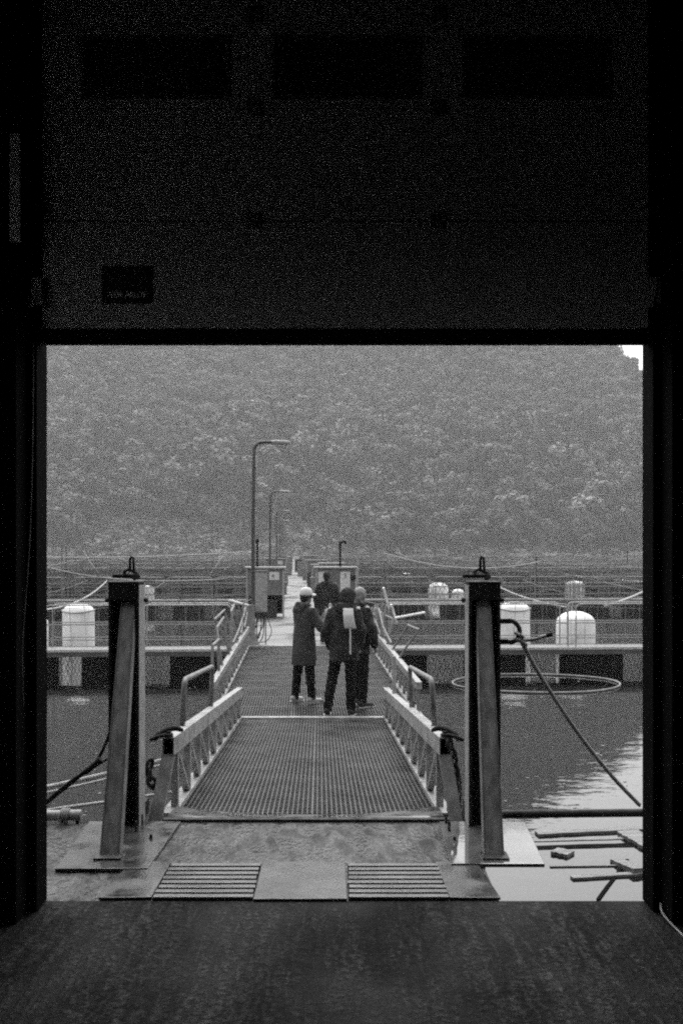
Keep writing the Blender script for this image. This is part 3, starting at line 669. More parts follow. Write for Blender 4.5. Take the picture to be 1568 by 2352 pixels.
# black rubber pads and chains on the chord ends
def pad(sd_, label):
    p = G(0 if sd_ < 0 else 1, -.015, .585); p.x += sd_*.035
    t_ = thing('pivot_hook', label, 'hook', (p.x, p.y, p.z))
    b = MB(); b.tube(smooth_pts([p+Vector((-sd_*.07, .08, .0)), p+Vector((-sd_*.03, .03, .028)), p+Vector((sd_*.03, -.0, .016)), p+Vector((sd_*.10, -.03, -.03)), p+Vector((sd_*.115, -.03, -.06))]), [.012]+[.028]*6+[.03]*6+[.026]*6+[.018]*6, 10) if False else None
    pts = smooth_pts([p+Vector((-sd_*.075, .10, .005)), p+Vector((-sd_*.03, .05, .028)), p+Vector((sd_*.03, .01, .016)), p+Vector((sd_*.075, -.03, -.01)), p+Vector((sd_*.09, -.03, -.04))])
    n = len(pts); MB().tube(pts, [.009+.013*math.sin(PI*min(1, .12+.8*i/n)) for i in range(n)], 10).build('jaw', rubber, t_, smooth=True)
    MB().lathe([(.03, -.03), (.03, 0), (.018, .002), (.018, .018)], p+Vector((0, 0, -.0)), 12).build('pin', rustd, t_, smooth='auto')
    b = MB(); pts = smooth_pts([p+Vector((sd_*.01, -.04, .0)), p+Vector((sd_*.07, -.06, -.012)), p+Vector((sd_*.12, -.06, -.035))]); b.tube(pts, .013, 8); b.build('lower_jaw', rubber, t_, smooth=True)
pad(-1, 'black hook on the near end of the left gangway side'); pad(1, 'black hook on the near end of the right gangway side')
def chain(pts, label, r=.008, L=.05):
    p = smooth_pts(pts, 8); b = MB(); d = 0; acc = [p[0]]
    for a, c in zip(p, p[1:]):
        d += (c-a).length
        if d >= L*.72: acc.append(c); d = 0
    for i, (a, c) in enumerate(zip(acc, acc[1:])):
        m_ = (a+c)/2; ax = (c-a).normalized(); o1 = ax.orthogonal().normalized(); o1 = Matrix.Rotation(i*PI/2+random.uniform(-.3, .3), 3, ax) @ o1
        b.tube([m_+ax*L*.5*math.cos(k*PI/6)+o1*L*.32*math.sin(k*PI/6) for k in range(12)], r, 6, closed=True)
    t_ = b.build('chain', rustd, smooth=True, label=label, cat='chain'); return t_
chain([at(1030, 1700, 6.75), at(1040, 1738, 6.8), at(1046, 1790, 6.85), at(1036, 1850, 6.85), at(1030, 1880, 6.8)], 'dark chain hanging beside the right gangway end', .014, .08)
chain([at(1036, 1730, 6.9), at(1050, 1775, 6.95), at(1054, 1830, 6.95), at(1050, 1870, 6.95)], 'thin dark chain dangling behind the hook chain at right', .008, .05)
chain([at(346, 1745, 6.9), at(340, 1775, 6.9), at(350, 1800, 6.9), at(366, 1812, 6.9), at(376, 1795, 6.92)], 'dark chain loop hanging between left post and gangway', .015, .085)
# ------------------------------------------------------------------ farm frame
FA = math.atan(.052); O = Vector((-.77, 24.1, 0))
FR = Matrix.Translation(O) @ Matrix.Rotation(FA, 4, 'Z')
def F(b, a, z): return FR @ Vector((b, a, z))
def fthing(name, label, cat, b, a, z, group=None):
    p = F(b, a, z); return thing(name, label, cat, p, FA, group)
DZ = -.6
# landing stage: level second section with the flared grating
N2 = (Vector((-1.757, 13.87, DZ)), Vector((1.04, 13.87, DZ))); F2 = (Vector((-2.21, 24.0, DZ)), Vector((.68, 24.0, DZ)))
def G2(s, t, h=0): p = N2[0].lerp(N2[1], s).lerp(F2[0].lerp(F2[1], s), t); p.z += h; return p
lg = thing('landing_bridge', 'level grating bridge between the sloping gangway and the pier', 'bridge', (-.36, 13.87, DZ))
b = MB(); n = 74
for i in range(n+1):
    s = i/n; wv = .018 if i in (28, 29) else .008; b.beam(G2(s, .004, -.014), G2(s, .99, -.014), wv, .028)
for j in range(141): b.beam(G2(0, .004+.986*j/140, -.008), G2(1, .004+.986*j/140, -.008), .011 if j % 14 else .03, .012)
o = b.build('grating', grate, lg); o['kind'] = 'stuff'
b = MB()
for j in range(6): b.beam(G2(-.02, .03+j*.18, -.1), G2(1.02, .03+j*.18, -.1), .08, .12)
b.build('bearer', galv_d, lg)
for sd_, s_in in ((-1, 0.), (1, 1.)):
    def E2(t, h, off=.04): p = G2(s_in, t, h); p.x += sd_*off; return p
    MB().beam(E2(.0, .45), E2(.985, .45), .08, .1).build('top_chord', alu, lg)
    MB().beam(E2(.0, .01, .05), E2(.99, .01, .05), .1, .05).build('bottom_chord', alu, lg)
    for i in range(15):
        t = .01+.96*i/14; MB().beam(E2(t, .036), E2(t, .399), .045, .045, (0, 1, 0)).build('upright', alu, lg)
        if i < 14: MB().beam(E2(t+.004, .39), E2(t+.96/14-.006, .042), .02, .04, (1, 0, 0)).build('diagonal', alu, lg)
    rr = random.Random(5 if sd_ < 0 else 9)
    hs = [(.02, .13, .02), (.2, .36, .12), (.42, .58, .3), (.62, .76, .16), (.80, .93, .26)] if sd_ < 0 else [(.30, .44, .34), (.55, .68, .12), (.72, .82, .05), (.86, .95, .1)]
    for t0, t1, lean in hs:
        p0, p1 = E2(t0, .5, .05), E2(t1, .5, .05); k0_ = p0+Vector((sd_*lean*.4, 0, .22)); k1_ = p1+Vector((sd_*lean*.4, 0, .2))
        q0, q1 = p0+Vector((sd_*lean, rr.uniform(-.1, .25), .48)), p1+Vector((sd_*lean*rr.uniform(.7, 1.1), rr.uniform(-.1, .2), .46))
        if sd_ < 0 and t0 > .1: q0.z += .1; q1.z += .18
        MB().tube([p0, k0_, q0, q1, k1_, p1], .022, 8).build('handrail_hoop', galv_d, lg, smooth='auto')
    for k in range(8):      # bent stanchions left standing near the pier end
        t = .76+.028*k+rr.uniform(-.01, .01); p = E2(t, .45); q = p+Vector((sd_*rr.uniform(-.05, .25), rr.uniform(-.2, .3), rr.uniform(.35, .72)))
        MB().tube([p, p.lerp(q, .5)+Vector((sd_*.06, 0, 0)), q], .018, 6).build('stanchion', galv_d, lg, smooth=True)
    for k in range(4):
        a = E2(.45+.13*k, .5+rr.uniform(0, .2)); c = E2(.66+.1*k, .85+rr.uniform(-.1, .25)); MB().tube([a, c], .016, 6).build('stay', galv_d, lg)
bdl = MB()
for k in range(16):         # hanging netting gathered on the rail by the pier
    p = G2(1, .86+.012*k, .9+random.uniform(-.1, .12)); p.x += .1+random.uniform(-.1, .12)
    bdl.tube(smooth_pts([p, p+Vector((random.uniform(-.05, .05), random.uniform(-.1, .1), -.35)), p+Vector((random.uniform(-.08, .05), random.uniform(-.15, .15), -.85))], 4), random.uniform(.012, .03), 5)
bdl.build('gathered_net', roped, smooth=True, kind='stuff', label='bundle of grey netting draped over the rail right of the pier end', cat='netting')
# pier
pier = fthing('pier', 'long pale concrete pier running out between the fish cages', 'pier', 0, 0, DZ)
rr = random.Random(2)
for k in range(20):
    a0 = .02+k*11.5; b = MB(); b.box(-1.55, 1.55, a0, a0+11.46, DZ-.14, DZ+rr.uniform(-.004, .004))
    b.v = [tuple(FR @ Vector(v)) for v in b.v]; b.build('deck_slab', decklight, pier)
b = MB(); b.box(-1.6, 1.6, -.10, .019, DZ-.12, DZ+.03); b.v = [tuple(FR @ Vector(v)) for v in b.v]; b.build('end_beam', galv, pier)
b = MB(); b.box(-1.45, 1.45, .3, 229, WZ-.3, DZ-.141); b.v = [tuple(FR @ Vector(v)) for v in b.v]; b.build('pontoon', floatm, pier)
for s_ in (-1, 1):
    b = MB(); b.box(s_*1.6-.04, s_*1.6+.04, .02, 230, DZ-.1, DZ+.06); b.v = [tuple(FR @ Vector(v)) for v in b.v]; b.build('edge_beam', galv_d, pier)
# floating cross walkways
def hoop_rail(b, x0, x1, y, z0, r=.016, hgt=1.03, verts=False):
    rr_ = .12; h = z0+hgt
    cor = lambda cx, sx: [(cx+sx*rr_*(1-math.cos(t)) - (0), y, h-rr_*(1-math.sin(t))) for t in (0, .5, 1.05, PI/2)]
    L_ = [(x0, y, z0)]+[(x0+rr_*(1-math.cos(t)), y, h-rr_+rr_*math.sin(t)) for t in (0, .5, 1.05, PI/2)]
    R_ = [(x1-rr_*(1-math.cos(t)), y, h-rr_+rr_*math.sin(t)) for t in (PI/2, 1.05, .5, 0)]+[(x1, y, z0)]
    b.tube(L_+R_, r, 6); b.tube([(x0, y, z0+.58), (x1, y, z0+.58)], r*.8, 5); b.tube([(x0, y, z0+.22), (x1, y, z0+.22)], r*.8, 5)
beamd = M('dark_edge_steel', .05, .1, .6, scale=3, bump=.1)
polem = M('weathered_pole_steel', .03, .07, .5, scale=4, bump=.05)
def walkway(k, sd_, a, L, full):
    nm = 'left' if sd_ < 0 else 'right'
    t_ = fthing('floating_walkway', f'{ORD[k]} railed floating walkway crossing to the {nm} of the pier', 'walkway', sd_*1.66, a, DZ, 'floating walkways across the fish farm')
    x0, x1 = sorted((0, sd_*L)); yb = (-.62, .22)
    d = MB(); d.box(x0, x1, yb[0]+.03, yb[1]-.03, -.05, 0); d.build('deck', galv_d, t_, world=False)
    e = MB(); e.box(x0, x1, yb[0], yb[0]+.029, -.16, -.0505); e.build('edge_beam', beamd, t_, world=False)
    e = MB(); e.box(x0, x1, yb[0]-.02, yb[0]+.0295, -.05, -.022); e.build('edge_strip', galv, t_, world=False)
    e = MB(); e.box(x0, x1, yb[1]-.029, yb[1], -.16, .012); e.build('edge_beam', beamd, t_, world=False)
    n = int(L/2.2)
    if full:
        for i in range(n):
            xc = .43+2.37*i if sd_ > 0 else -(.94+2.05*i); f_ = MB(); f_.box(xc-.69, xc+.69, yb[0]+.08, yb[1]-.08, -.75, -.165); f_.box(xc-.6, xc+.6, yb[0]+.07, yb[0]+.079, -.7, -.25); f_.build('pontoon_float', floatm, t_, world=False, bevel=.03)
        for y in (yb[0]+.05, yb[1]-.05):
            for i in range(n):
                xs = sd_*(.2+2.25*i); xe = xs+sd_*2.06; h = MB(); hoop_rail(h, min(xs, xe), max(xs, xe), y, .013); h.build('railing_hoop', galv, t_, world=False, smooth='auto')
    else:
        f_ = MB()
        for i in range(n): xc = sd_*(1.3+2.2*i); f_.box(xc-.69, xc+.69, yb[0]+.08, yb[1]-.08, -.75, -.165)
        o = f_.build('pontoon_floats' if False else 'pontoon_float', floatm, t_, world=False); o['kind'] = 'stuff'
        for y in (yb[0]+.05, yb[1]-.05):
            h = MB(); i = 0
            while (i+1)*2.25 < L: hoop_rail(h, min(sd_*(.2+2.25*i), sd_*(2.26+2.25*i)), max(sd_*(.2+2.25*i), sd_*(2.26+2.25*i)), y, .013, .018 if k < 4 else .026); i += 1
            o = h.build('railing', galv_d, t_, world=False, smooth='auto'); o['kind'] = 'stuff'
    return t_
for k in range(10):
    L = 11 if k == 0 else (24+23*k)*.44+6
    for s_ in (-1, 1): walkway(k, s_, 23*k, L, k == 0)
# long walkways parallel to the pier
for i, (bx, a0, lab) in enumerate(((-25, 24, 'outer floating walkway parallel to the pier, far left'), (25, 24, 'outer floating walkway parallel to the pier, far right'), (-49, 70, 'outermost floating walkway parallel to the pier at left'), (49, 70, 'outermost floating walkway parallel to the pier at right'))):
    t_ = fthing('outer_walkway', lab, 'walkway', bx, a0, DZ)
    MB().box(-.5, .5, 0, 207-a0, -.1, 0).build('deck', galv_d, t_, world=False); MB().box(-.45, .45, 0, 207-a0, -.6, -.101).build('pontoon_float', floatm, t_, world=False)
    h = MB()
    for x in (-.48, .48):
        for z in (.22, .58, 1.03): h.tube([(x, 0, z), (x, 207-a0, z)], .02, 5)
        for j in range(int((207-a0)/2.2)): h.tube([(x, j*2.2, 0), (x, j*2.2, 1.03)], .02, 5)
    o = h.build('railing', galv_d, t_, world=False); o['kind'] = 'stuff'
# bird-net lines and net edges over the cages
rr = random.Random(21)
for k in range(9):
    for s_ in (-1, 1):
        for c in range(1 if k < 3 else 2):
            b0, b1 = 2+c*24, 24+c*24; a0, a1 = 23*k+1, 23*k+21.5; b = MB(); r = .008+.0028*k
            P = lambda bb, aa, z: F(s_*bb, aa, z)
            for j in range(7):
                bb = b0+(b1-b0)*j/6; b.tube(arc(P(bb, a0, .35), P(bb+rr.uniform(-1, 1), a1, .35), .25, 8), r, 4)
            for j in range(9):
                aa = a0+(a1-a0)*j/8; zz = rr.uniform(.2, 1.0); b.tube(arc(P(b0, aa, zz), P(b1, aa+rr.uniform(-2, 2), rr.uniform(.2, 1.1)), rr.uniform(.1, .6), 10), r, 4)
            for j in range(12 if k < 3 else 5):
                b.tube(arc(P(rr.uniform(b0, b1), rr.uniform(a0, a1), rr.uniform(1, 2.2)), P(rr.uniform(b0, b1), rr.uniform(a0, a1), -.2), .1, 4), r*1.1, 4)
            # net wall hung from the rails: upright strands
            for j in range(64):
                bb = b0+(b1-b0)*j/63; b.tube([P(bb, a0-.5, .45), P(bb+rr.uniform(-.1, .1), a0-.45, WZ)], r*.8, 4)
                if j % 2: bb = b0+(b1-b0)*j/63; b.tube([P(bb, a1+.3, .45), P(bb+rr.uniform(-.1, .1), a1+.25, WZ)], r*.8, 4)
            if k < 4 and c == 0:      # diamond netting on the near and far cage sides
                nb = MB(); r2 = .007+.004*k; st = .14+.07*k if k else .085; zt_ = .43 if k else DZ-.03; wd = (.75, .95) if k else (.18, .26)
                for ya in (a0-.48, a1+.28):
                    m_ = int((b1-b0)/st)
                    for j in range(m_):
                        bb = b0+(b1-b0)*j/m_; w_ = rr.uniform(*wd)
                        nb.tube([P(bb, ya, zt_), P(bb+w_, ya, WZ-.02)], r2, 3, cap=False); nb.tube([P(bb+w_, ya+.01, zt_), P(bb, ya+.01, WZ-.02)], r2, 3, cap=False)
                tag(nb.build('cage_net', net_m, kind='stuff'), 'dark diamond netting hanging along the sides of a fish cage', 'net', 'nets of the fish cages')
            for z in (.45, -.1, -.4): b.tube([P(b0, a0-.5, z), P(b1, a0-.5, z)], r, 4)
            tag(b.build('bird_net', wire_m if (k+c) % 2 == 0 else net_m, kind='stuff'), 'sagging bird net lines strung over a fish cage beside the pier', 'bird net', 'bird nets over the fish cages')
# thin net poles standing in the farm
pole_spots = []
for k in range(46):
    a = 23*rr.randint(1, 8)+rr.uniform(-1, 1); s_ = rr.choice((-1, 1)); pole_spots.append((s_*rr.uniform(3, (24+a)*.36), a, rr.uniform(1.0, 2.6)))
for b_, a, h in pole_spots:
    p = F(b_, a, DZ); m_ = MB(); m_.tube([p, p+Vector((rr.uniform(-.1, .1), 0, h))], .025+.0004*a, 6)
    if rr.random() < .4: m_.box(p.x-.09, p.x+.09, p.y-.05, p.y+.05, p.z+h, p.z+h+.12)
    m_.build('net_pole', galv_d if rr.random() < .6 else rustd, label='thin upright net pole standing among the far fish cages', cat='pole', group='net poles among the cages')
# ropes slanting from rail to rail near the first walkway
def line(p, q, r, sag, lab, m=ropew): MB().tube(arc(p, q, sag), r, 6).build('guy_rope', m, smooth=True, label=lab, cat='rope')
line(at(60, 1402, 25.5), at(246, 1334, 44), .028, .35, 'pale guy rope slanting up from the left jamb to left post')
line(at(1388, 1392, 24.4), at(1560, 1300, 40), .03, .2, 'pale guy rope rising to the right jamb above the buoys')
line(at(1140, 1345, 40), at(1300, 1395, 25), .022, .1, 'thin rope falling behind the tall buoy right of the post')
line(at(880, 1270, 46), at(1240, 1290, 47), .03, .5, 'long sagging line right of the numbered hut')
line(at(100, 1280, 47), at(560, 1268, 47), .03, .1, 'long line running left from the lamp posts above the cages')
line(at(100, 1300, 47), at(520, 1330, 30), .02, .3, 'thin line dipping towards the left cage rail', wire_m)
for u0, v0, u1, v1, Y, lab in ((526, 1379, 570, 1391, 22.5, 'loose pale bar on rails left of the pier end'), (898, 1388, 910, 1432, 22.6, 'loose pale bar standing right of the pier end'), (906, 1420, 975, 1407, 22.6, 'loose pale bar lying level right of the pier end'), (880, 1350, 893, 1398, 24.2, 'thin white stake right of the pier end')):
    MB().tube([at(u0, v0, Y), at(u1, v1, Y+.2)], .028, 8).build('loose_bar', whitep, smooth='auto', label=lab, cat='bar')
# buoys
def buoy(u, v_top, w_u, Y, label, flat=.45, cage=False, ring=False):
    s_ = FD/Y; r = w_u/2/s_; zt = EYE-(v_top-1262)/s_; x = (u-784)/s_; zd = zt-r*2*flat*.62
    t_ = thing('white_buoy', label, 'buoy', (x, Y, WZ))
    prof = [(r*.97, WZ-.25), (r, WZ+.02), (r*1.0, zd-.02), (r*.985, zd)]+[(r*.985*math.cos(a), zd+(zt-zd)*math.sin(a)) for a in [math.radians(d) for d in (15, 30, 45, 58, 70, 80, 87)]]
    MB().lathe([(max(a, .01), z) for a, z in prof], (x, Y, 0), 28).build('shell', whitep, t_, smooth='auto')
    if ring:
        MB().tube([(x+(r+.015)*math.cos(a), Y+(r+.015)*math.sin(a), zd+.02+.03*math.cos(a*2)) for a in [2*PI*i/24 for i in range(24)]], .018, 6, closed=True).build('rope_band', roped, t_, smooth=True)
    if cage:
        c = MB()
        for i in range(14): a = 2*PI*i/14; c.tube([(x+(r+.05)*math.cos(a), Y+(r+.05)*math.sin(a), WZ), (x+(r+.05)*math.cos(a), Y+(r+.05)*math.sin(a), zt+.05)], .03, 5)
        c.build('cage_bar', galv_d, t_)
buoy(181, 1385, 72, 28.5, 'tall white buoy between the left jamb and the left post', ring=True)
buoy(91, 1418, 40, 27.5, 'white buoy half hidden by the left door jamb')
buoy(1180, 1381, 72, 28.5, 'tall white buoy directly right of the right post', ring=True)
buoy(1321, 1404, 88, 27.8, 'broad domed white buoy nearest to the right jamb')
buoy(338, 1345, 34, 50, 'small white buoy just right of the left post top', .4)
buoy(1006, 1338, 46, 59, 'medium white buoy with flat top left of the right post')
buoy(1051, 1353, 28, 58, 'smallest white buoy close against the right post')
buoy(1319, 1334, 42, 59, 'white buoy behind upright bars beyond the broad buoy', .3, cage=True)
buoy(933, 1316, 36, 95, 'distant low white buoy right of the numbered hut', .5)
buoy(121, 1295, 13, 150, 'tiny distant white buoy near the left door jamb', .5)
buoy(1168, 1293, 16, 150, 'tiny distant white buoy just right of the right post top', .5)
# floating hose ring
rg = Vector((4.19, 21.5, WZ+.02)); MB().tube([rg+Vector((1.80*math.cos(a)+.05*math.sin(3*a), 1.50*math.sin(a), .0)) for a in [2*PI*i/56 for i in range(56)]], .022, 8, closed=True).build(
    'floating_ring', M('pale_grey_hose', 0.1064, 0.228, .6, scale=3), smooth=True, label='thin pale hose ring floating in front of the cross walkway', cat='hose ring')
# ------------------------------------------------------------------ lamp posts
def lamp_mesh(t_):
    arm = [(0, 0, .0), (0, 0, 3.2), (.02, 0, 4.8)]+[(.02+.22*(1-math.cos(a)), 0, 4.8+.2*math.sin(a)) for a in (.4, .8, 1.2, PI/2)]+[(.5, 0, 5.0)]
    MB().tube(arm, [.055, .045, .04]+[.04]*5, 10).build('pole', polem, t_, world=False, smooth='auto')
    b = MB(); b.loft([(0, .05, .03, 0, 0), (.0, .05, .03, 0, 0)]) if False else None
    b.tube([(.46, 0, 5.0), (.55, 0, 5.0), (.85, 0, 4.985), (.93, 0, 4.975)], [.04, .062, .058, .03], 10); b.build('lamp_head', galv, t_, world=False, smooth='auto')
    MB().box(-.11, .11, -.11, .11, .0, .02).build('base_plate', galv_d, t_, world=False)
def lamp(i, b_, a):
    t_ = fthing('lamp_post', f'{ORD[i]} lamp post along the left side of the pier, counted from the gangway', 'lamp post', b_, a, DZ+.002, 'lamp posts along the pier')
    lamp_mesh(t_); return t_
for i, a in enumerate((.55, 21.5, 44.5, 68, 91, 114, 137)): lamp(i, -1.38, a)
# electric cabinet beside the first lamp post
p = F(-1.19, .62, 0)
cb = thing('electric_cabinet', 'pale grey electric cabinet on a stand beside the first lamp post', 'cabinet', (p.x, p.y, DZ), FA)
MB().box(-.15, .15, -.1, .1, .80, 1.80).build('cabinet_body', galv, cb, world=False, bevel=.008)
MB().box(-.13, .13, -.112, -.101, .83, 1.77).build('door', galv, cb, world=False, bevel=.004)
for x in (-.12, .10): MB().box(x, x+.03, -.02, .02, 0, .799).build('leg', galv_d, cb, world=False)
MB().box(-.17, .17, -.13, .12, 1.801, 1.83).build('rain_cover', galv_d, cb, world=False)
c = MB()
for k in range(5):
    x = -.1+.05*k; c.tube(smooth_pts([(x, -.04, .8), (x+rr.uniform(-.1, .05), -.08, .5), (x-.1+rr.uniform(-.1, .1), -.05, .2), (x-.15, 0, .02)]), .013, 6)
c.tube(smooth_pts([(.1, -.05, .8), (.22, -.1, .5), (.26, -.1, .3), (.15, -.12, .1), (.0, -.1, .05)]), .01, 6)
c.build('cable', rubber, cb, world=False, smooth=True)
b = MB(); p0 = F(-1.45, .3, DZ); b.lathe([(.24, 0), (.22, .06), (.13, .3), (.115, .9), (.1, 1.0)], tuple(p0), 14); b.build('bollard_sleeve', galv_d, smooth='auto', label='thick grey conduit sleeve at the foot of first lamp post', cat='conduit')
# ------------------------------------------------------------------ feed huts along the pier
def hut(b_, a, label, digit=None, w_=1.5, h=1.72, full=True, signs=2, group='equipment huts along the pier'):
    t_ = fthing('equipment_hut', label, 'hut', b_, a, DZ, group); d = .9
    for x in (-w_/2+.03, w_/2-.03):
        for y in (0.03, d-.03): MB().box(x-.03, x+.03, y-.03, y+.03, 0.002, h).build('corner_post', galv, t_, world=False)
    MB().box(-w_/2+.061, w_/2-.061, .02, .05, .78, h-.02).build('front_panel', hutm, t_, world=False)
    MB().box(-w_/2+.061, w_/2-.061, d-.05, d-.02, .1, h-.02).build('rear_panel', black, t_, world=False)
    MB().box(-w_/2-.06, w_/2+.06, -.08, d+.06, h+.001, h+.05).build('roof', galv, t_, world=False)
    MB().box(-w_/2+.1, w_/2-.25, .2, d-.1, 0.002, .6).build('pump_housing', rustd, t_, world=False, bevel=.03)
    if signs >= 1:
        sg = MB().box(.14, .48, -.004, .0195, .82 if digit == '3' else 1.3, h-.12).build('sign', signw, t_, world=False)
        if digit: text(digit, .22, (.31 if digit == '3' else .27, -.0055, h-.27), (PI/2, 0, 0), black, sg)
    if signs >= 2:
        MB().box(-.62, -.27, -.004, .0195, 1.0, h-.12).build('sign', signw, t_, world=False)
        MB().box(.50, .66, -.02, .0195, h-.42, h-.24).build('vent_hood', black, t_, world=False)
    return t_
hut(1.12, 10.2, 'equipment hut with the number 3 board on the right of the pier', '3', 1.42, 1.7)
hut(-1.32, 10.0, 'equipment hut with the number 4 sign on the left of the pier', '4', 1.3, 1.7, signs=1)
for i, a in enumerate((22.5, 33.5, 46, 57, 69, 80, 92, 115)):
    for s_, nm in ((-1, 'left'), (1, 'right')):
        hut(s_*(1.45+.1*(i % 2)), a+rr.uniform(-1, 1), f'{ORD[i+1]} equipment hut on the {nm} of the pier counting outward', None, rr.uniform(1.0, 1.5), rr.uniform(1.3, 1.75), signs=1 if i < 4 else 0)
for i, (b_, a, w_, h) in enumerate(((.95, 14.5, .5, .8), (.5, 62, .6, 1.2), (-.6, 66, .6, 1.1), (.4, 80, .7, 1.3), (-.5, 95, .7, 1.4), (.75, 18, .4, .55), (-.95, 15.5, .45, .35), (.8, 26, .5, .9), (-.9, 28, .5, .6), (.85, 38, .5, .9), (-.85, 41, .5, .8), (.8, 52, .6, .9))):
    p = F(b_, a, DZ); b = MB(); b.box(p.x-w_/2, p.x+w_/2, p.y, p.y+w_, p.z+.003, p.z+h); b.box(p.x-w_/2-.03, p.x+w_/2+.03, p.y-.03, p.y+w_+.03, p.z+h+.001, p.z+h+.04); b.box(p.x-w_/2+.05, p.x+w_/2-.05, p.y-.012, p.y-.001, p.z+.1, p.z+h-.08)
    b.build('equipment_box', [rustd, galv_d, hutm][i % 3], bevel=.008, label=f'{ORD[i]} low equipment box on the pier lane counting from the gangway', cat='box', group='boxes on the pier lane')
t0 = F(-1.45, 10.5, DZ+1.75)
def mast(u, v0, v1, Y, lab, bend=False):
    a, c = at(u, v1, Y), at(u, v0, Y); b = MB(); b.tube([a, c], .035, 8); b.tube([c-Vector((0, 0, .15)), c-Vector((0, 0, .04))], .055, 8)
    if bend: b.tube([c-Vector((0, 0, .02)), c+Vector((.1, 0, .03)), c+Vector((.22, 0, -.02))], .045, 8)
    b.build('mast', black, smooth='auto', label=lab, cat='mast')
mast(591, 1238, 1305, 34.4, 'black mast on the roof of the hut numbered 4'); mast(781, 1246, 1302, 34.6, 'black mast with bent camera head on the roof of hut 3', True)
MB().tube([at(818, 1392, 33.8), at(823, 1256, 33.8)], .03, 6).build('net_pole', galv, label='tall pale pole just right of the hut numbered 3', cat='pole')
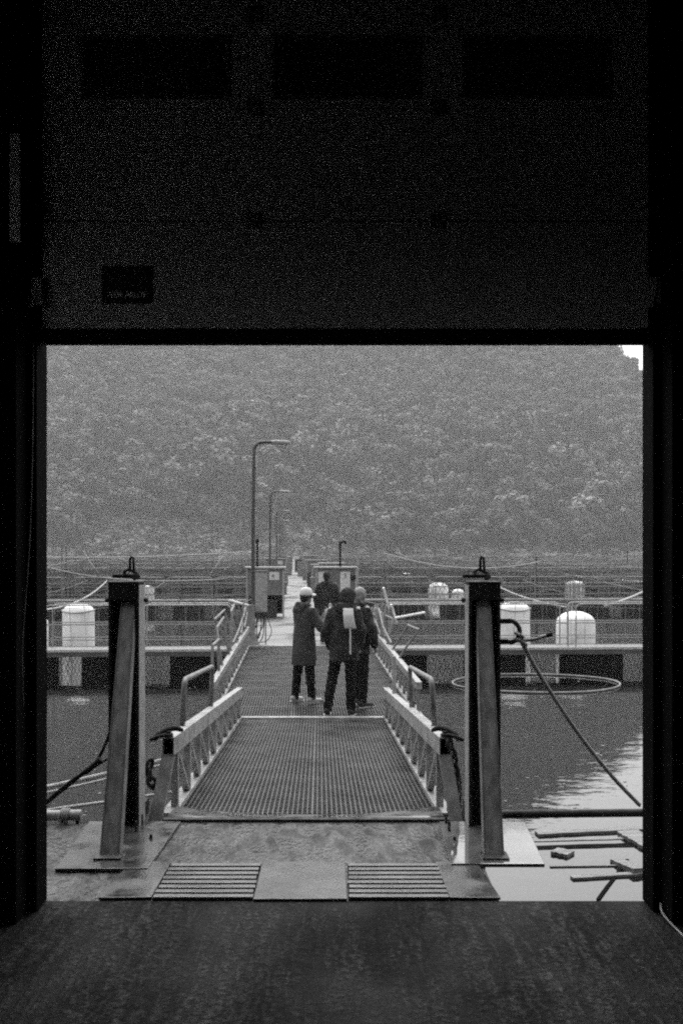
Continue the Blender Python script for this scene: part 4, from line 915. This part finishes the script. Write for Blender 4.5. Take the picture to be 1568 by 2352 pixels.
# ------------------------------------------------------------------ people
def person(loc, rz, label, H=1.76, arms=None, legs=None, coat=None, coat_len=.8, head=None, shoes=shoed, girth=1., lean=0, hood=True, hat=None, hair=None):
    """stands facing local +Y"""
    k = H/1.75; t_ = thing('person', label, 'person', loc, rz)
    V = lambda x, y, z: Vector((x*k, y*k, z*k))
    sh = {-1: V(-.19*girth, lean*.9, 1.42), 1: V(.19*girth, lean*.9, 1.42)}
    arms = arms or {-1: ((-.27, -.02, 1.14), (-.25, .08, .90)), 1: ((.27, -.02, 1.14), (.25, .08, .90))}
    legs = legs or {-1: ((-.10, .02, .49), (-.11, -.02, .09)), 1: ((.10, .02, .49), (.11, -.02, .09))}
    hd = head or (0, .03, 1.62); hc = V(*hd); turn = 0
    B = MB()
    for s_ in (-1, 1):
        kn_, an = V(*legs[s_][0]), V(*legs[s_][1]); hp = V(s_*.085, 0, .92)
        B.capsule(hp, kn_, .098*k*girth, .073*k, 14); B.capsule(kn_, an, .073*k, .062*k, 14)
        el, wr = V(*arms[s_][0]), V(*arms[s_][1]); B.capsule(sh[s_], el, .05*k, .042*k, 10); B.capsule(el, wr, .042*k, .03*k, 10)
        d = (wr-el).normalized(); side = d.cross(Vector((1, 0, 0)) if abs(d.x) < .8 else Vector((0, 1, 0))).normalized(); pn_ = d.cross(side)
        pal = wr+d*.05*k; B.capsule(wr, pal+d*.02*k, .028*k, .036*k, 10)
        for q in range(4):
            off = side*(q-1.5)*.018*k; ln = (.07, .08, .075, .058)[q]*k; f0 = pal+d*.03*k+off; f1 = f0+d*ln*.55+pn_*.008*k; f2 = f1+d*ln*.35+pn_*.026*k
            B.capsule(f0, f1, .0095*k, .009*k, 6); B.capsule(f1, f2, .009*k, .008*k, 6)
        th0 = wr+d*.02*k+side*-.03*k; B.capsule(th0, th0-side*.025*k+d*.03*k+pn_*.012*k, .012*k, .010*k, 6); B.capsule(th0-side*.025*k+d*.03*k+pn_*.012*k, th0-side*.025*k+d*.055*k+pn_*.02*k, .010*k, .009*k, 6)
    B.loft([(z*k, rx*k*girth, ry*k, 0, y*k) for z, rx, ry, y in ((.86, .15, .11, 0), (1.0, .155, .11, 0), (1.2, .15, .11, lean*.5), (1.36, .165, .11, lean*.8), (1.46, .10, .08, lean))])
    B.capsule(V(0, lean, 1.42), V(hd[0]*.8, hd[1]-.02, hd[2]-.09), .058*k, .054*k, 12)
    B.ell(hc, .076*k, .094*k, .108*k, 18); B.capsule(hc+V(0, .03, -.05), hc+V(0, .055, -.085), .05*k, .036*k, 12)
    B.capsule(hc+V(0, .09, .0), hc+V(0, .108, -.03), .011*k, .016*k, 8); B.capsule(hc+V(-.02, .088, -.062), hc+V(.02, .088, -.062), .008*k, .008*k, 6)
    for s_ in (-1, 1): B.capsule(hc+V(s_*.078, -.005, .015), hc+V(s_*.078, -.008, -.025), .014*k, .012*k, 8)
    me = remesh(B, .009, 3, wr=0)
    bo = meshobj('body', me, [trousm, skin], t_)
    me.polygons.foreach_set('material_index', [1 if (p_.center.z > 1.44*k or (p_.center.z < 1.44*k and any((p_.center-V(*arms[s_][1])).length < .17*k and p_.center.z > .70*k and (p_.center-V(*arms[s_][0])).length > .2*k for s_ in (-1, 1)) and abs(p_.center.x) > .16*k)) else 0 for p_ in me.polygons])
    N_ = [v.normal.copy() for v in me.vertices]
    for v, nv in zip(me.vertices, N_):
        if v.co.z < .9*k: c_ = Vector((v.co.x*9, v.co.y*9, v.co.z*16)); v.co += nv*noise.noise(c_)*.012
    for s_ in (-1, 1):
        MB().ell(hc+V(s_*.031, .084, .016), .011*k, .009*k, .009*k, 10).build('eye', shoed, t_, world=False, smooth=True)
        an = V(*legs[s_][1]); fx = s_*.03*k
        q = MB(); q.capsule(an+Vector((0, -.03*k, -.03*k)), an+Vector((0, -.02*k, -.052*k)), .05*k, .042*k, 12); q.capsule(an+Vector((0, -.02*k, -.045*k)), an+Vector((fx, .15*k, -.058*k)), .045*k, .034*k, 12)
        sm_ = remesh(q, .009, 2); zf = an.z-.088*k
        for v in sm_.vertices: v.co.z = max(v.co.z, zf)
        so_ = meshobj('shoe', sm_, shoes, t_)
        sb = MB(); sb.loft([(zf-.004, .047*k, .135*k, an.x+fx*.5, an.y+.05*k), (zf+.014, .046*k, .134*k, an.x+fx*.5, an.y+.05*k)]); 
        s2 = sb.build('sole', shoel, so_, world=False)
    # coat or jacket
    C = MB(); hem = coat_len
    zs_ = [hem, hem+.06, (hem+.98)/2+.03, 1.0, 1.16, 1.3, 1.40, 1.46, 1.5]; z_tab = [.4, .8, .95, 1.1, 1.25, 1.36, 1.42, 1.46, 1.5]
    rx_t = [.225, .215, .205, .20, .205, .215, .195, .14, .085]; ry_t = [.165, .16, .155, .145, .145, .14, .12, .095, .08]
    for i_, z in enumerate(zs_):
        if i_ and z <= zs_[i_-1]: zs_[i_] = zs_[i_-1]+.02
    C.loft([(z*k, np.interp(z, z_tab, rx_t)*k*girth, np.interp(z, z_tab, ry_t)*k*girth, 0, max(0, (z-.95))*lean*1.8*k) for z in zs_], 28)
    for s_ in (-1, 1):
        el, wr = V(*arms[s_][0]), V(*arms[s_][1]); d = (wr-el).normalized()
        C.capsule(sh[s_]+V(-s_*.03, 0, -.03), el, .088*k*girth, .074*k, 14); C.capsule(el, wr-d*.02*k, .074*k, .056*k, 14)
    cm = remesh(C, .014, 3, wr=.017, wsc=9/k, wst=(1, 1, .42)) if coat_len < .7 else remesh(C, .014, 2, wr=.024, wsc=8/k, wst=(1.1, 1.1, .9)); meshobj('coat' if coat_len < .7 else 'jacket', cm, coat, t_)
    if hood:
        Hd = MB(); n = 14
        Hd.tube([V(.105*math.cos(a), lean-.015+.085*math.sin(a), 1.475+.02*math.sin(a)*-1) for a in [2*PI*i_/n for i_ in range(n)]], .036*k, 8, closed=True)
        Hd.ell(V(0, lean-.10, 1.43), .12*k, .05*k, .085*k, 14)
        meshobj('hood', remesh(Hd, .012, 2, wr=.012, wsc=14), coat, t_)
    if hair:
        R_ = MB(); R_.ell(hc+V(0, -.012, .012), .086*k, .098*k, .108*k, 18); R_.ell(hc+V(0, -.045, -.03), .072*k, .06*k, .08*k, 14)
        meshobj('hair', remesh(R_, .01, 1, wr=.01, wsc=30), hair, t_)
        for v in t_.children: pass
    if hat:
        kind, mt = hat; R_ = MB()
        if kind == 'cap':
            R_.lathe([(.098, -.02), (.1, .01), (.092, .055), (.068, .09), (.03, .105), (.01, .108)], (0, 0, 0), 22, .93, 1.08); R_.v = [tuple(hc+Vector(v)*k+V(0, -.005, .025)) for v in R_.v]
            co = R_.build('cap', mt, t_, world=False, smooth=True)
            br = MB(); n = 12; rows = []
            for r_ in (0, .04, .085):
                for i_ in range(n+1):
                    a = math.radians(25+130*i_/n); rows.append((.088*math.cos(a)*(1-.1*r_), .098*math.sin(a)+r_*math.sin(a)**.6, .012-r_*.22-.03*abs(math.cos(a))**2))
            fs = [(r_*(n+1)+i_, r_*(n+1)+i_+1, (r_+1)*(n+1)+i_+1, (r_+1)*(n+1)+i_) for r_ in range(2) for i_ in range(n)]
            br.add([tuple(hc+Vector(v)*k+V(0, -.005, .025)) for v in rows], fs); b2 = br.build('brim', mt, co, world=False, smooth=True); b2.modifiers.new('s', 'SOLIDIFY').thickness = .006
        else:
            R_.ell(hc+V(0, -.012, .03), .106*k, .116*k, .105*k, 20); R_.ell(hc+V(0, -.055, -.03), .10*k, .075*k, .085*k, 16)
            meshobj('knit_hat', remesh(R_, .012, 2, wr=.008, wsc=22), mt, t_)
    return t_, V
Y = 15.3
def ground(u, Y): return Vector(((u-784)*Y/FD, Y, DZ+.004))
pA, V = person(ground(698, 15.25), math.radians(-48), 'person in white cap and long dark raincoat on the grating, hand raised', 1.77,
    arms={-1: ((-.22, .12, 1.16), (-.10, .30, 1.22)), 1: ((.29, .09, 1.15), (.18, .28, 1.34))}, legs={-1: ((-.11, -.03, .49), (-.15, -.05, .09)), 1: ((.10, .03, .49), (.125, .05, .09))},
    coat=coatm, coat_len=.57, shoes=shoel, hat=('cap', capw), hair=hairm, head=(0, .045, 1.615), girth=.95)
pB, VB = person(ground(790, 14.05), math.radians(-12), 'person in black padded jacket, dark knit hat and white life vest flap', 1.83,
    arms={-1: ((-.235, -.03, 1.15), (-.20, .08, .92)), 1: ((.235, -.02, 1.15), (.18, .10, .92))}, legs={-1: ((-.17, .03, .49), (-.225, -.02, .09)), 1: ((.085, .02, .49), (.09, .02, .09))},
    coat=jackm, coat_len=.74, hat=('knit', capd), hair=hairm, girth=.95, head=(.045, .05, 1.60), lean=.01)
pD, VD = person(ground(822, 14.9), math.radians(-42), 'fair haired person in dark jacket with white vest panel beside knit hat wearer', 1.80,
    legs={-1: ((-.08, .04, .49), (-.05, .10, .09)), 1: ((.11, .0, .49), (.14, -.06, .09))}, coat=jackm, coat_len=.76, hair=hairl, head=(.0, .05, 1.615), girth=.92)
pC, VC = person(ground(750, 24.95), math.radians(6), 'person in all black walking away on the pier, wearing a dark cap', 1.79,
    legs={-1: ((-.09, .08, .49), (-.09, .10, .09)), 1: ((.09, .0, .49), (.09, -.14, .10))}, coat=jackm, coat_len=.72, hat=('cap', capd), hair=hairm, girth=1.08)
# white life-vest flaps worn on the jackets
def flap(parent, VV, x0, x1, z0, z1, y, rot=0, strap=True):
    nx_, nz_ = 6, 8; g_ = MB(); vs = []
    for j in range(nz_+1):
        z = z0+(z1-z0)*j/nz_
        for i in range(nx_+1):
            x = x0+(x1-x0)*(.5+(i/nx_-.5)*(1.05-.15*j/nz_))-rot*(z-z0); yy = y-.02*math.cos((i/nx_-.5)*2.2)-(0.018 if .2 < j/nz_ < .8 else 0); vs.append(VV(x, yy+.25*max(0, z-1.36), z))
    g_.add(vs, [(j*(nx_+1)+i, j*(nx_+1)+i+1, (j+1)*(nx_+1)+i+1, (j+1)*(nx_+1)+i) for j in range(nz_) for i in range(nx_)])
    o = g_.build('vest_flap', signw, parent, world=False, smooth=True); o.modifiers.new('s', 'SOLIDIFY').thickness = .02
    if strap:
        s_ = MB(); xm = (x0+x1)/2; s_.hexa([VV(xm-.009, y-.03, z0-.34), VV(xm+.009, y-.03, z0-.34), VV(xm+.009, y-.012, z0-.34), VV(xm-.009, y-.012, z0-.34), VV(xm-.009, y-.03, z0-.002), VV(xm+.009, y-.03, z0-.002), VV(xm+.009, y-.012, z0-.002), VV(xm-.009, y-.012, z0-.002)])
        s_.build('strap', signw, parent, world=False)
flap(pB, VB, .05, .20, 1.19, 1.46, -.175, rot=.14)
flap(pD, VD, -.02, .16, 1.2, 1.46, -.155, strap=False)
MB().tube([VB(-.265, -.105, 1.28), VB(-.215, -.10, 1.42)], .006, 6).build('reflective_piping', signw, pB, world=False)
# the phone-sized white thing in the raised hand
hp = pA.matrix_basis @ V(.18, .37, 1.42); b = MB(); b.box(hp.x-.025, hp.x+.025, hp.y-.012, hp.y+.012, hp.z-.06, hp.z+.06); b.box(hp.x-.018, hp.x+.018, hp.y-.009, hp.y+.009, hp.z+.0605, hp.z+.075)
b.build('white_bottle', signw, bevel=.006, label='small white object held up by the person in white cap', cat='bottle')
forest_nodes(fo, crowns)
sh_ = random.Random(31); sp_ = []
for i in range(520):
    y = SH+sh_.uniform(6, 30); x = sh_.uniform(-.42, .42)*y; sp_.append((x, y, hill(x, y)-.3))
sme = bpy.data.meshes.new('shrubs'); sme.from_pydata(sp_, [], []); sho = bpy.data.objects.new('shrubs', sme); COL.objects.link(sho)
tag(sho, 'low bushes growing between the boulders of the far shore', 'bushes', kind='stuff'); forest_nodes(sho, crowns, .35)
# ------------------------------------------------------------------ haze over the water and the hill
hz = MB().box(-640, 640, -20, 690, -6.5, 215).build('haze', None, kind='stuff')
hmat = bpy.data.materials.new('drizzle_haze'); hmat.use_nodes = True; n_ = hmat.node_tree.nodes; n_.clear()
pv = n_.new('ShaderNodeVolumePrincipled'); pv.inputs['Color'].default_value = g3(.95); pv.inputs['Density'].default_value = .00055; pv.inputs['Anisotropy'].default_value = .1
ou = n_.new('ShaderNodeOutputMaterial'); hmat.node_tree.links.new(pv.outputs[0], ou.inputs['Volume']); hz.data.materials.clear(); hz.data.materials.append(hmat)
tag(hz, 'thin drizzle haze hanging over the whole fish farm', 'haze')
